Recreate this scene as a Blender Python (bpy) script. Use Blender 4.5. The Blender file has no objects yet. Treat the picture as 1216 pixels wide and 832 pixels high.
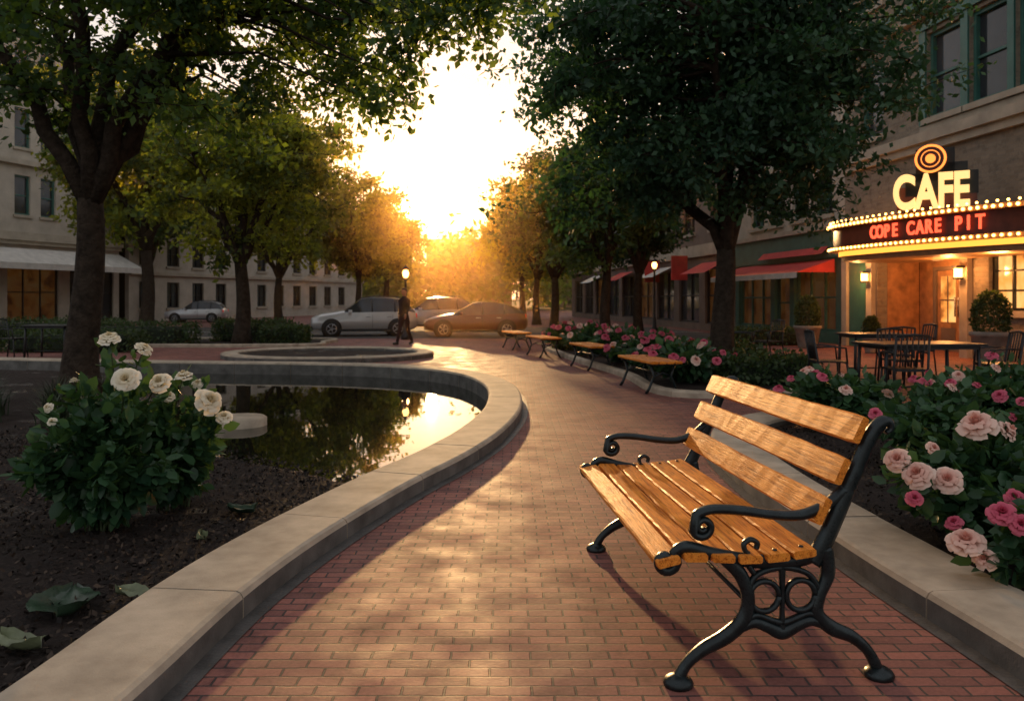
import bpy, math, numpy as np
from mathutils import Vector, Matrix, geometry, noise as mnoise
R=math.radians
rng=np.random.default_rng(7)
scene=bpy.context.scene
F=946.0; CH=1.35; HY=355.0
def G(px,py,z=0.0):
    Y=F*(CH-z)/(py-HY); return ((px-608)/F*Y,Y,z)
def P(px,py,Y): return ((px-608)/F*Y,Y,CH-(py-HY)*Y/F)
# ---------------------------------------------------------------- materials
def newmat(name):
    m=bpy.data.materials.new(name); m.use_nodes=True
    nt=m.node_tree; b=nt.nodes['Principled BSDF']; return m,nt,b
def coords(nt,scale=(1,1,1),kind='Object'):
    tc=nt.nodes.new('ShaderNodeTexCoord'); mp=nt.nodes.new('ShaderNodeMapping')
    mp.inputs['Scale'].default_value=scale
    nt.links.new(tc.outputs[kind],mp.inputs['Vector']); return mp.outputs[0]
def nz(nt,vec,scale,detail=4,rough=.55):
    n=nt.nodes.new('ShaderNodeTexNoise'); n.inputs['Scale'].default_value=scale
    n.inputs['Detail'].default_value=detail; n.inputs['Roughness'].default_value=rough
    nt.links.new(vec,n.inputs['Vector']); return n.outputs['Fac']
def ramp(nt,fac,stops):
    r=nt.nodes.new('ShaderNodeValToRGB'); e=r.color_ramp.elements
    while len(e)<len(stops): e.new(.5)
    for i,(p,c) in enumerate(stops):
        e[i].position=p; e[i].color=(c[0],c[1],c[2],1) if hasattr(c,'__len__') else (c,c,c,1)
    nt.links.new(fac,r.inputs[0]); return r.outputs[0]
def mixc(nt,fac,a,b,mode='MIX'):
    m=nt.nodes.new('ShaderNodeMix'); m.data_type='RGBA'; m.blend_type=mode
    for s,v in ((m.inputs[0],fac),(m.inputs[6],a),(m.inputs[7],b)):
        if hasattr(v,'is_linked') : nt.links.new(v,s)
        elif hasattr(v,'__len__'): s.default_value=(v[0],v[1],v[2],1)
        else: s.default_value=v
    return m.outputs[2]
def bump(nt,h,strength,dist,b,prev=None):
    n=nt.nodes.new('ShaderNodeBump'); n.inputs['Strength'].default_value=strength
    n.inputs['Distance'].default_value=dist; nt.links.new(h,n.inputs['Height'])
    if prev is not None: nt.links.new(prev,n.inputs['Normal'])
    nt.links.new(n.outputs[0],b.inputs['Normal']); return n.outputs[0]
def simple(name,c,rough=.6,metal=0,var=.35,scale=6,bs=.15,bd=.01,bscale=40,coat=0,spec=.5):
    m,nt,b=newmat(name); v=coords(nt)
    f=nz(nt,v,scale,6)
    lo=[x*(1-var) for x in c]; hi=[min(1,x*(1+var)) for x in c]
    nt.links.new(ramp(nt,f,[(.3,lo),(.7,hi)]),b.inputs['Base Color'])
    b.inputs['Metallic'].default_value=metal; b.inputs['Specular IOR Level'].default_value=spec
    f2=nz(nt,v,bscale,4)
    nt.links.new(ramp(nt,f2,[(.3,max(0,rough-.1)),(.7,min(1,rough+.1))]),b.inputs['Roughness'])
    if bs: bump(nt,f2,bs,bd,b)
    if coat: b.inputs['Coat Weight'].default_value=coat
    return m
def emit(name,c,s,base=None):
    m,nt,b=newmat(name); b.inputs['Base Color'].default_value=(*(base or c),1)
    b.inputs['Emission Color'].default_value=(*c,1); b.inputs['Emission Strength'].default_value=s
    return m
def leafmat(name,dark,light,trans,tw=.4,rough=.5,lo=.5):
    m,nt,b=newmat(name)
    a=nt.nodes.new('ShaderNodeAttribute'); a.attribute_name='tint'
    col=ramp(nt,a.outputs['Fac'],[(0,dark),(1,light)])
    nt.links.new(col,b.inputs['Base Color']); b.inputs['Roughness'].default_value=rough
    b.inputs['Specular IOR Level'].default_value=.3
    t=nt.nodes.new('ShaderNodeBsdfTranslucent')
    tc=ramp(nt,a.outputs['Fac'],[(0.1,[x*lo for x in trans]),(.95,trans)])
    nt.links.new(tc,t.inputs[0])
    mx=nt.nodes.new('ShaderNodeMixShader'); mx.inputs[0].default_value=tw
    nt.links.new(b.outputs[0],mx.inputs[1]); nt.links.new(t.outputs[0],mx.inputs[2])
    nt.links.new(mx.outputs[0],nt.nodes['Material Output'].inputs[0])
    return m
def brickmat(name,c1,c2,mortar,w,h,ms,rough=.5,swap=None,big=.5,bd=.006,spec=.5):
    m,nt,b=newmat(name); b.inputs['Specular IOR Level'].default_value=spec
    v=coords(nt)
    if swap=='wall':
        s=nt.nodes.new('ShaderNodeSeparateXYZ'); nt.links.new(v,s.inputs[0])
        c=nt.nodes.new('ShaderNodeCombineXYZ'); nt.links.new(s.outputs[1],c.inputs[0]); nt.links.new(s.outputs[2],c.inputs[1]); vv=c.outputs[0]
    else: vv=v
    n0=nt.nodes.new('ShaderNodeTexNoise'); n0.inputs['Scale'].default_value=9; nt.links.new(vv,n0.inputs['Vector'])
    mx=nt.nodes.new('ShaderNodeVectorMath'); mx.operation='MULTIPLY_ADD'
    nt.links.new(n0.outputs['Color'],mx.inputs[0]); mx.inputs[1].default_value=(.012,.012,0); nt.links.new(vv,mx.inputs[2])
    t=nt.nodes.new('ShaderNodeTexBrick'); t.inputs['Scale'].default_value=1
    t.inputs['Brick Width'].default_value=w; t.inputs['Row Height'].default_value=h
    t.inputs['Mortar Size'].default_value=ms; t.inputs['Mortar Smooth'].default_value=.35
    t.inputs['Color1'].default_value=(*c1,1); t.inputs['Color2'].default_value=(*c2,1); t.inputs['Mortar'].default_value=(*mortar,1)
    nt.links.new(mx.outputs[0],t.inputs['Vector'])
    f=nz(nt,v,.7,5); g=nz(nt,v,60,5,.7); st=nz(nt,v,4.5,6,.7)
    col=mixc(nt,1.0,t.outputs['Color'],ramp(nt,f,[(.3,(1-big*.6,)*3),(.7,(1.0,)*3)]),'MULTIPLY')
    col=mixc(nt,1.0,col,ramp(nt,g,[(.3,(.65,)*3),(.7,(1,)*3)]),'MULTIPLY')
    col=mixc(nt,1.0,col,ramp(nt,st,[(.34,(.62,.62,.66)),(.48,(1,)*3),(.68,(1.0,)*3)]),'MULTIPLY')
    nt.links.new(col,b.inputs['Base Color'])
    nt.links.new(ramp(nt,nz(nt,v,3,5),[(.3,rough-.12),(.7,rough+.14)]),b.inputs['Roughness'])
    inv=nt.nodes.new('ShaderNodeMath'); inv.operation='SUBTRACT'; inv.inputs[0].default_value=1; nt.links.new(t.outputs['Fac'],inv.inputs[1])
    sep=nt.nodes.new('ShaderNodeSeparateColor'); nt.links.new(t.outputs['Color'],sep.inputs[0])
    ad=nt.nodes.new('ShaderNodeMath'); ad.operation='MULTIPLY_ADD'; nt.links.new(sep.outputs[0],ad.inputs[0]); ad.inputs[1].default_value=1.5; nt.links.new(inv.outputs[0],ad.inputs[2])
    b1=bump(nt,ad.outputs[0],.8,bd,b); bump(nt,g,.35,.003,b,b1)
    return m
M={}
M['paver']=brickmat('brick_paver',(.45,.175,.135),(.25,.105,.09),(.09,.07,.064),.15,.068,.0052,.66,spec=.20,big=.35)
M['tanbrick']=brickmat('tan_brick',(.36,.29,.21),(.27,.21,.15),(.3,.26,.2),.24,.08,.008,.8,'wall',.25)
M['cream']=simple('cream_stucco',(.46,.40,.32),.85,var=.15,scale=1.5)
M['stone']=simple('limestone',(.40,.34,.26),.8,var=.2,scale=2)
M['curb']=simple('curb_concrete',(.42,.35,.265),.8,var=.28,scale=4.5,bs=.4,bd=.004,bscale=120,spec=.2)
M['curbside']=simple('curb_side_dark',(.13,.125,.115),.7,var=.4,scale=5,bs=.4,bd=.004,bscale=80,spec=.3)  # curb side faces get a darker tone than the top
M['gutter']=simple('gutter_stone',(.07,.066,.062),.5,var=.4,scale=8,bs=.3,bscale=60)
M['asphalt']=simple('asphalt',(.06,.056,.052),.75,var=.3,scale=5,bs=.4,bscale=120,spec=.25)
M['grass']=simple('park_grass',(.045,.06,.02),.9,var=.4,scale=2,bs=.6,bd=.05,bscale=25,spec=.2)
M['paint']=simple('road_paint',(.7,.68,.6),.6,var=.2,scale=10)
M['iron']=simple('cast_iron',(.014,.022,.024),.33,metal=.35,var=.5,scale=20,bs=.35,bd=.002,bscale=90)
M['darkmetal']=simple('dark_metal',(.02,.022,.024),.4,metal=.3,var=.3)
M['green']=simple('green_paint',(.035,.13,.105),.5,var=.2,scale=3,bs=.05)
M['glass']=simple('window_glass',(.03,.035,.04),.06,var=.5,scale=.8,bs=.02,bscale=2,bd=.02)
M['bark']=simple('bark',(.04,.029,.021),.9,var=.5,scale=9,bs=1,bd=.04,bscale=22,spec=.15)
M['dark']=simple('dark_interior',(.015,.012,.010),.8,var=.4,scale=1)
M['red']=simple('red_awning',(.50,.035,.03),.8,var=.2,scale=3)
M['whiteawn']=simple('canvas',(.6,.56,.50),.8,var=.15,scale=3)
M['woodwall']=simple('warm_wood_panel',(.36,.17,.07),.5,var=.4,scale=4)
M['terracotta']=simple('planter_stone',(.2,.17,.14),.7,var=.25)
M['brown']=simple('brown_facade',(.16,.115,.09),.8,var=.25,scale=1.5)
M['rubber']=simple('tyre_rubber',(.015,.015,.015),.8,var=.2)
M['alloy']=simple('alloy_wheel',(.35,.35,.36),.3,metal=.8,var=.2)
def litwin(name='lit_window',s=1.3):
    m,nt,b=newmat(name); v=coords(nt); f=nz(nt,v,1.6,3)
    nt.links.new(ramp(nt,f,[(.35,(.30,.08,.012)),(.5,(1,.34,.06)),(.65,(1,.50,.15))]),b.inputs['Emission Color']); b.inputs['Emission Strength'].default_value=s
    b.inputs['Base Color'].default_value=(.05,.03,.02,1); b.inputs['Roughness'].default_value=.1; return m
M['warmglass']=litwin(); M['dimglass']=litwin('dim_lit_window',.03)
M['bulb']=emit('marquee_bulb',(1,.44,.09),12)
M['cafeletter']=emit('cafe_letters',(1,.62,.23),1.25)
M['neon']=emit('red_neon',(1,.10,.04),2.0)
M['strip']=emit('lit_strip',(1,.40,.05),1.9)
M['lamp']=emit('lamp_glass',(1,.5,.14),7)
M['tail']=emit('tail_light',(.6,.02,.01),.4)
M['head']=simple('headlight',(.6,.6,.6),.1,var=.1)
def wood(name,c):
    m,nt,b=newmat(name); v=coords(nt,(22,1.3,22)); n1=nz(nt,v,2.2,8,.65)
    v2=coords(nt); n2=nz(nt,v2,5,4)
    v3=coords(nt,(60,2.5,60)); n3=nz(nt,v3,3,6,.7)
    col=ramp(nt,n1,[(.32,[c[0]*.42,c[1]*.30,c[2]*.3]),(.47,c),(.72,[min(.95,x*1.25) for x in c])])
    col=mixc(nt,1,col,ramp(nt,n2,[(.3,(.70,.58,.45)),(.62,(1,1,1))]),'MULTIPLY')
    col=mixc(nt,1,col,ramp(nt,n3,[(.36,(.45,.34,.27)),(.5,(1,1,1))]),'MULTIPLY')
    nt.links.new(col,b.inputs['Base Color']); b.inputs['Specular IOR Level'].default_value=.22
    b.inputs['Specular Tint'].default_value=(1,.6,.3,1)
    nt.links.new(ramp(nt,n3,[(.3,.58),(.7,.36)]),b.inputs['Roughness'])
    bump(nt,n3,.6,.003,b); return m
M['wood']=wood('varnished_wood',(.88,.30,.045))
def soilm():
    m,nt,b=newmat('dark_mulch'); v=coords(nt); n=nz(nt,v,45,8,.75); n2=nz(nt,v,1.3,4)
    nt.links.new(ramp(nt,n,[(.3,(.009,.006,.005)),(.7,(.055,.038,.030))]),b.inputs['Base Color'])
    nt.links.new(ramp(nt,n2,[(.35,.95),(.58,.95),(.63,.25)]),b.inputs['Roughness']); b.inputs['Specular IOR Level'].default_value=.3
    bump(nt,n,1,.03,b); return m
M['soil']=soilm()
def waterm():
    m,nt,b=newmat('pond_water'); v=coords(nt,(1,.6,1)); n=nz(nt,v,4,3)
    b.inputs['Base Color'].default_value=(.008,.010,.006,1); b.inputs['Roughness'].default_value=.015
    b.inputs['IOR'].default_value=1.45; b.inputs['Specular IOR Level'].default_value=.8
    bump(nt,n,.045,.012,b); return m
M['water']=waterm()
M['leaf_dark']=leafmat('leaf_green',(.014,.045,.030),(.06,.13,.062),(.08,.22,.05),.30)
M['leaf_near']=leafmat('leaf_near',(.012,.040,.020),(.05,.115,.045),(.42,.62,.05),.38,lo=.12)
M['leaf_gold']=leafmat('leaf_backlit',(.016,.052,.020),(.065,.14,.04),(.88,.88,.05),.50,lo=.14)
M['leaf_mid']=leafmat('leaf_mid',(.014,.045,.024),(.055,.125,.05),(.40,.58,.05),.38,lo=.12)
M['leaf_rose']=leafmat('rose_leaf',(.013,.046,.026),(.06,.135,.055),(.12,.24,.04),.25,.36)
M['leaf_hedge']=leafmat('hedge_leaf',(.015,.038,.014),(.06,.095,.034),(.13,.20,.03),.25)
M['petal_w']=leafmat('petal_white',(.72,.58,.30),(.88,.84,.72),(.8,.7,.5),.25,.6)
M['petal_p']=leafmat('petal_peach',(.82,.28,.20),(.90,.72,.60),(.8,.55,.45),.25,.6)
M['petal_h']=leafmat('petal_pink',(.55,.03,.10),(.74,.18,.25),(.7,.15,.2),.25,.6)
M['stem']=simple('rose_stem',(.04,.06,.02),.6)
M['chip']=leafmat('mulch_chip',(.007,.005,.004),(.085,.058,.04),(.02,.01,.01),.02,.8)
# ---------------------------------------------------------------- mesh builder
class MB:
    def __init__(s): s.v=[];s.f=[];s.m=[];s.sm=[];s.mats=[]
    def mi(s,mat):
        if mat not in s.mats: s.mats.append(mat)
        return s.mats.index(mat)
    def add(s,vs,fs,mat,smooth=False):
        o=len(s.v); s.v.extend([tuple(x) for x in vs]); i=s.mi(mat)
        for f in fs: s.f.append(tuple(a+o for a in f)); s.m.append(i); s.sm.append(smooth)
    def box(s,c,d,mat,rz=0,bev=0):
        x,y,z=[k/2 for k in d]
        cz,sz=math.cos(rz),math.sin(rz)
        if bev:
            e=bev; ring=[(-x+e,-y),(x-e,-y),(x,-y+e),(x,y-e),(x-e,y),(-x+e,y),(-x,y-e),(-x,-y+e)]
            lay=[(-z,e),(-z+e,0),(z-e,0),(z,e)]; vs=[]
            for zz,ins in lay:
                for (a,b) in ring:
                    a2=a*(1-ins/x) ; b2=b*(1-ins/y); vs.append((a2,b2,zz))
            fs=[tuple(range(7,-1,-1)),tuple(range(24,32))]
            for l in range(3):
                for k in range(8): fs.append((l*8+k,l*8+(k+1)%8,(l+1)*8+(k+1)%8,(l+1)*8+k))
        else:
            vs=[(a,b,cc) for cc in(-z,z) for a,b in((-x,-y),(x,-y),(x,y),(-x,y))]
            fs=[(3,2,1,0),(4,5,6,7),(0,1,5,4),(1,2,6,5),(2,3,7,6),(3,0,4,7)]
        s.add([(c[0]+a*cz-b*sz,c[1]+a*sz+b*cz,c[2]+h) for a,b,h in vs],fs,mat)
    def tube(s,pts,rad,mat,n=8,caps=True,smooth=True):
        pts=[Vector(p) for p in pts]; 
        if not hasattr(rad,'__len__'): rad=[rad]*len(pts)
        vs=[];fs=[];prev=None
        for i,p in enumerate(pts):
            t=(pts[min(i+1,len(pts)-1)]-pts[max(i-1,0)])
            if t.length<1e-9: t=Vector((0,0,1))
            t.normalize()
            if prev is None:
                a=Vector((0,0,1)) if abs(t.z)<.9 else Vector((1,0,0)); u=t.cross(a).normalized()
            else:
                u=(prev-t*prev.dot(t)); u=u.normalized() if u.length>1e-6 else t.orthogonal().normalized()
            prev=u; w=t.cross(u)
            for k in range(n):
                a=2*math.pi*k/n; vs.append(p+(u*math.cos(a)+w*math.sin(a))*rad[i])
        for i in range(len(pts)-1):
            for k in range(n): fs.append((i*n+k,i*n+(k+1)%n,(i+1)*n+(k+1)%n,(i+1)*n+k))
        if caps: fs.append(tuple(range(n-1,-1,-1))); fs.append(tuple((len(pts)-1)*n+k for k in range(n)))
        s.add(vs,fs,mat,smooth)
    def loft(s,secs,mat,n=16):
        vs=[];fs=[]
        for (cx,cy,z,rx,ry) in secs:
            for k in range(n):
                a=2*math.pi*k/n; vs.append((cx+rx*math.cos(a),cy+ry*math.sin(a),z))
        for i in range(len(secs)-1):
            for k in range(n): fs.append((i*n+k,i*n+(k+1)%n,(i+1)*n+(k+1)%n,(i+1)*n+k))
        fs.append(tuple(range(n-1,-1,-1))); fs.append(tuple((len(secs)-1)*n+k for k in range(n)))
        s.add(vs,fs,mat,True)
    def lathe(s,c,prof,mat,n=20,axis='z',smooth=True):
        vs=[];fs=[]
        for r,z in prof:
            for k in range(n):
                a=2*math.pi*k/n; x,y=r*math.cos(a),r*math.sin(a)
                if axis=='z': vs.append((c[0]+x,c[1]+y,c[2]+z))
                elif axis=='y': vs.append((c[0]+x,c[1]+z,c[2]+y))
                else: vs.append((c[0]+z,c[1]+x,c[2]+y))
        for i in range(len(prof)-1):
            for k in range(n): fs.append((i*n+k,i*n+(k+1)%n,(i+1)*n+(k+1)%n,(i+1)*n+k))
        s.add(vs,fs,mat,smooth)
    def ribbon(s,path,w,t,mat,xf):
        n=len(path); W=w if hasattr(w,'__len__') else [w]*n; vs=[];fs=[];K=8
        for i,(a,z) in enumerate(path):
            p0=path[max(i-1,0)];p1=path[min(i+1,n-1)]
            ta,tz=p1[0]-p0[0],p1[1]-p0[1]; l=math.hypot(ta,tz) or 1; na,nz_=-tz/l,ta/l
            for k in range(K):
                th=2*math.pi*(k+.5)/K; q=1.08
                vs.append(xf(a+na*W[i]*q*math.cos(th),t*q*math.sin(th),z+nz_*W[i]*q*math.cos(th)))
        for i in range(n-1):
            for k in range(K): fs.append((i*K+k,i*K+(k+1)%K,(i+1)*K+(k+1)%K,(i+1)*K+k))
        fs.append(tuple(range(K-1,-1,-1))); fs.append(tuple((n-1)*K+k for k in range(K)))
        s.add(vs,fs,mat,True)
    def obj(s,name,parent=None,loc=None,rz=0,fixn=True):
        me=bpy.data.meshes.new(name); me.from_pydata(s.v,[],s.f)
        for m in s.mats: me.materials.append(m)
        me.polygons.foreach_set('material_index',s.m); me.polygons.foreach_set('use_smooth',s.sm)
        if fixn:
            import bmesh
            bm=bmesh.new(); bm.from_mesh(me); bmesh.ops.recalc_face_normals(bm,faces=bm.faces); bm.to_mesh(me); bm.free()
        me.update(); o=bpy.data.objects.new(name,me); scene.collection.objects.link(o)
        if parent: o.parent=parent
        if loc: o.location=loc
        o.rotation_euler[2]=rz
        return o
def empty(name,loc=(0,0,0),rz=0):
    e=bpy.data.objects.new(name,None); e.empty_display_size=.2; scene.collection.objects.link(e)
    e.location=loc; e.rotation_euler[2]=rz; return e
def catmull(pts,k=8,closed=False):
    out=[];n=len(pts); pts=[np.array(p,float) for p in pts]
    rngi=range(n if closed else n-1)
    for i in rngi:
        if closed: p0,p1,p2,p3=pts[i-1],pts[i],pts[(i+1)%n],pts[(i+2)%n]
        else: p0,p1,p2,p3=pts[max(i-1,0)],pts[i],pts[i+1],pts[min(i+2,n-1)]
        for j in range(k):
            t=j/k; out.append(.5*((2*p1)+(-p0+p2)*t+(2*p0-5*p1+4*p2-p3)*t*t+(-p0+3*p1-3*p2+p3)*t**3))
    if not closed: out.append(pts[-1])
    return out
def offset(pl,d):
    out=[]
    for i in range(len(pl)):
        t=pl[min(i+1,len(pl)-1)]-pl[max(i-1,0)]; t=t/np.linalg.norm(t); out.append(pl[i]+d*np.array([-t[1],t[0]]))
    return out
def resample(pl,step):
    pl=np.array(pl); seg=np.r_[0,np.cumsum(np.linalg.norm(np.diff(pl,axis=0),axis=1))]
    n=max(2,int(seg[-1]/step)+1); s=np.linspace(0,seg[-1],n)
    return [np.array([np.interp(a,seg,pl[:,0]),np.interp(a,seg,pl[:,1])]) for a in s]
def inpoly(x,y,poly):
    inside=np.zeros(x.shape,bool); n=len(poly)
    for i in range(n):
        x1,y1=poly[i];x2,y2=poly[(i+1)%n]
        c=((y1>y)!=(y2>y))
        with np.errstate(divide='ignore',invalid='ignore'): xi=(x2-x1)*(y-y1)/(y2-y1+1e-12)+x1
        inside^=c&(x<xi)
    return inside
def pdist(x,y,poly):
    d=np.full(x.shape,1e9); n=len(poly)
    for i in range(n):
        a=np.array(poly[i]);b=np.array(poly[(i+1)%n]);e=b-a
        t=np.clip(((x-a[0])*e[0]+(y-a[1])*e[1])/(e@e+1e-12),0,1)
        d=np.minimum(d,np.hypot(x-a[0]-t*e[0],y-a[1]-t*e[1]))
    return d
def sheet(name,outer,holes,z,mat):
    loops=[[Vector((p[0],p[1],0)) for p in outer]]+[[Vector((p[0],p[1],0)) for p in h] for h in holes]
    tri=geometry.tessellate_polygon(loops); vs=[(v.x,v.y,z) for l in loops for v in l]
    mb=MB(); mb.add(vs,tri,mat); o=mb.obj(name)
    me=o.data
    if sum(p.normal.z for p in me.polygons)<0: me.flip_normals()
    return o
# ---------------------------------------------------------------- leaf clouds
def leafmesh(name,pts,size,tint,mat,parent=None,seed=1,shape='diamond',asp=.55,up=.0,smooth=False,dirs=None):
    r=np.random.default_rng(seed); n=len(pts); pts=np.asarray(pts,float)
    d=r.normal(size=(n,3)); d[:,2]-=.25
    if dirs is not None: d=d*.6+dirs
    d/=np.linalg.norm(d,axis=1)[:,None]
    q=r.normal(size=(n,3)); q[:,2]+=up; w=np.cross(q,d); w/=np.linalg.norm(w,axis=1)[:,None]+1e-9
    nn=np.cross(d,w)
    L=(size*(.6+.8*r.random(n)))[:,None]; W=L*asp*.5
    if shape=='diamond':
        V=np.stack([pts,pts+d*L*.45+w*W,pts+d*L,pts+d*L*.5-w*W],1).reshape(-1,3)
        Fc=np.arange(n*4).reshape(n,4); loops=Fc.reshape(-1); tot=np.full(n,4)
        tt=tint
    else:
        b=pts; m1=pts+d*L*.33-nn*W*.25; m2=pts+d*L*.68-nn*W*.2; t=pts+d*L-nn*W*.1
        l1=pts+d*L*.28+w*W*.9; l2=pts+d*L*.66+w*W*.8; r1=pts+d*L*.28-w*W*.9; r2=pts+d*L*.66-w*W*.8
        V=np.stack([b,m1,m2,t,l1,l2,r1,r2],1).reshape(-1,3)
        base=(np.arange(n)*8)[:,None]
        fl=np.array([0,1,4, 1,2,5,4, 2,3,5, 0,6,1, 1,6,7,2, 2,7,3])
        loops=(base+fl[None]).reshape(-1); tot=np.tile([3,4,3,3,4,3],n); tt=np.repeat(tint,6)
    me=bpy.data.meshes.new(name); me.vertices.add(len(V)); me.vertices.foreach_set('co',V.reshape(-1))
    me.loops.add(len(loops)); me.loops.foreach_set('vertex_index',loops.astype(np.int32))
    me.polygons.add(len(tot)); st=np.r_[0,np.cumsum(tot)[:-1]]
    me.polygons.foreach_set('loop_start',st.astype(np.int32)); 
    me.update(calc_edges=True)
    a=me.attributes.new('tint','FLOAT','FACE'); a.data.foreach_set('value',np.clip(tt,0,1).astype(np.float32))
    me.materials.append(mat); me.validate()
    o=bpy.data.objects.new(name,me); scene.collection.objects.link(o)
    if parent: o.parent=parent
    return o
def make_tree(base,fork,cc,cr,ncl,lpc,leaf,tr,seed,mat,nl=6,sig=.45,lean=(0,0),name='shade_tree',inner=.42,avoid=None,extra=None):
    r=np.random.default_rng(seed); root=empty(name,(0,0,0)); mb=MB()
    base=np.array(base,float); cc=np.array(cc,float); cr=np.array(cr,float)
    fk=base+np.array([lean[0],lean[1],fork])
    N=9; pts=[];rad=[]
    for i in range(N):
        t=i/(N-1); p=base+(fk-base)*t+np.array([math.sin(t*4+seed)*.05,math.cos(t*3+seed)*.05,0])*min(t*3,1)*fork/2.5
        pts.append(p); rad.append(tr*(1.0-.28*t)+tr*.55*math.exp(-t*fork/.22))
    pts[0]=pts[0]-np.array([0,0,.15])
    mb.tube(pts,rad,M['bark'],12); fk=pts[-1]
    limbs=[]
    for k in range(nl):
        a=2*math.pi*(k+r.random()*.5)/nl+seed
        hr=.30+.45*r.random(); tgt=cc+cr*np.array([math.cos(a)*hr*1.05,math.sin(a)*hr*1.05,.05+.55*r.random()-(.25 if k%2 else 0)])
        if k==nl-1: tgt=cc+cr*np.array([.1,.1,.75])
        mid=fk+(tgt-fk)*.45+np.array([0,0,.10*np.linalg.norm(tgt-fk)])
        lp=[];lr=[];n=10
        for i in range(n+1):
            t=i/n; p=(1-t)**2*fk+2*t*(1-t)*mid+t*t*tgt+r.normal(size=3)*.05*(t>0)*np.array([1,1,.6])*cr[0]/4
            lp.append(p); lr.append(tr*.46*(1-t)**.8+.022)
        lp[0]=fk-np.array([0,0,.12]); mb.tube(lp,lr,M['bark'],8); limbs+= [(p,q) for p,q in zip(lp[2:],lr[2:])]
    LP=np.array([l[0] for l in limbs])
    cl=[];
    while len(cl)<ncl:
        d=r.normal(size=3); d/=np.linalg.norm(d); rr=r.random()**inner
        sh=.80+.42*mnoise.noise(Vector(d*1.7+seed*3.1))+.2*mnoise.noise(Vector(d*5+seed))
        c=cc+cr*d*rr*sh
        if c[2]<cc[2]-cr[2]*.8: c[2]+=r.random()*cr[2]*.3
        if avoid is not None and avoid(c): continue
        cl.append(c)
    if extra is not None: cl+= [np.array(e,float) for e in extra]
    cl=np.array(cl); P_=[];T_=[]
    for c in cl:
        i=np.argmin(np.linalg.norm(LP-c,axis=1)+ .3*np.maximum(0,LP[:,2]-c[2])); a=LP[i]; L=np.linalg.norm(c-a)
        mid=(a+c)/2+r.normal(size=3)*.08*L+np.array([0,0,.12*L])
        mb.tube([a,(a+mid)/2+r.normal(size=3)*.03*L,mid,(mid+c)/2+r.normal(size=3)*.03*L,c],[min(.05,.012+.018*L),.03 if L>1 else .015,.02 if L>1 else .012,.012,.006],M['bark'],4,False)
        ns=5
        ct=r.random()*.5
        for s_ in range(ns):
            e=c+r.normal(size=3)*np.array([sig,sig,sig*.6])*.9
            mb.tube([c,(c+e)/2+r.normal(size=3)*.05,e],[.010,.007,.004],M['bark'],3,False)
            m=lpc//ns; u=r.random(m)[:,None]
            q=c+(e-c)*u*1.15+r.normal(size=(m,3))*np.array([sig,sig,sig*.7])*.33
            P_.append(q); T_.append(ct+r.random(m)*.5)
    P_=np.concatenate(P_);T_=np.concatenate(T_)
    mb.obj('trunk_and_limbs',root,fixn=False); leafmesh('foliage',P_,leaf,T_,mat,root,seed)
    return root
# ---------------------------------------------------------------- ground layout
E=catmull([(-1.12,-1.2),(-1.2,0.6),(-1.22,2.0),(-1.18,2.68),(-1.12,3.48),(-.97,4.3),(-.68,5.4),(-.34,6.45),(-.06,7.7),(.12,9.46),(.02,11.6),(-.6,13.6),(-1.8,14.9),(-3.5,15.6),(-5.5,15.9),(-8,16.3),(-11,17),(-15,18)],8)
E=resample(E,.12); CW=.43
C=offset(E,CW/2)
hole=[tuple(p) for p in C]+[(-15,-1.2)]
big=[(-900,-300),(900,-300),(900,1500),(-900,1500)]
sheet('ground',big,[hole],-.004,M['grass'])
plaza=[(-34,-6),(14,-6),(14,95),(-34,95)]
sheet('brick_plaza',plaza,[hole],0.0,M['paver'])
sheet('road',[(-60,27.2),(8.2,27.2),(6.8,38),(-60,38)],[],.004,M['asphalt'])
mb=MB()
for x in range(-30,8,4): mb.add([(x,32.5,.008),(x+1.8,32.5,.008),(x+1.8,32.62,.008),(x,32.62,.008)],[(0,1,2,3)],M['paint'])
mb.obj('road_marking')
def sweep_curb(name,edge,w,h,left=True,seg=1.15,mat=None,depth=-.5):
    mb=MB(); pl=resample(edge,.06); s=1 if left else -1
    n=len(pl); per=int(seg/.06); offs=[0,.0,.012,.03,w-.03,w-.012,w,w]; zs=[depth,h-.03,h-.008,h,h,h-.008,h-.03,depth]
    cols=[offset(pl,s*o) for o in offs]; i=0
    while i<n-1:
        j=min(i+per,n-1); idx=list(range(i,j+1)); vs=[];fs=[]
        dz=float(rng.normal()*.0015)
        for q,ii in enumerate(idx):
            for c in range(8):
                p=cols[c][ii].copy()
                t=pl[min(ii+1,n-1)]-pl[max(ii-1,0)]; t=t/np.linalg.norm(t)
                if q==0: p+=t*.005
                if q==len(idx)-1: p-=t*.005
                vs.append((p[0],p[1],zs[c]+dz))
        for q in range(len(idx)-1):
            for c in range(8): fs.append((q*8+c,q*8+(c+1)%8,(q+1)*8+(c+1)%8,(q+1)*8+c))
        st=len(mb.f); nq=len(idx)-1
        fs.append(tuple(range(8))); fs.append(tuple((len(idx)-1)*8+c for c in range(8)))
        mb.add(vs,fs,mat or M['curb'])
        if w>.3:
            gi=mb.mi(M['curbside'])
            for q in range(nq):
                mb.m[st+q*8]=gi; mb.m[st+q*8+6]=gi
        i=j
    return mb.obj(name)
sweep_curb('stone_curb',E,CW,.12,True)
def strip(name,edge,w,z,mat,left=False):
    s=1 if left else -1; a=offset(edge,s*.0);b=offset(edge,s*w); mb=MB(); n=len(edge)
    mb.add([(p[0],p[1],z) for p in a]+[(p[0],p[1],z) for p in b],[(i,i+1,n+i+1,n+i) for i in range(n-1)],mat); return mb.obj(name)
strip('gutter_strip',E,.07,.005,M['gutter'])
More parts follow.
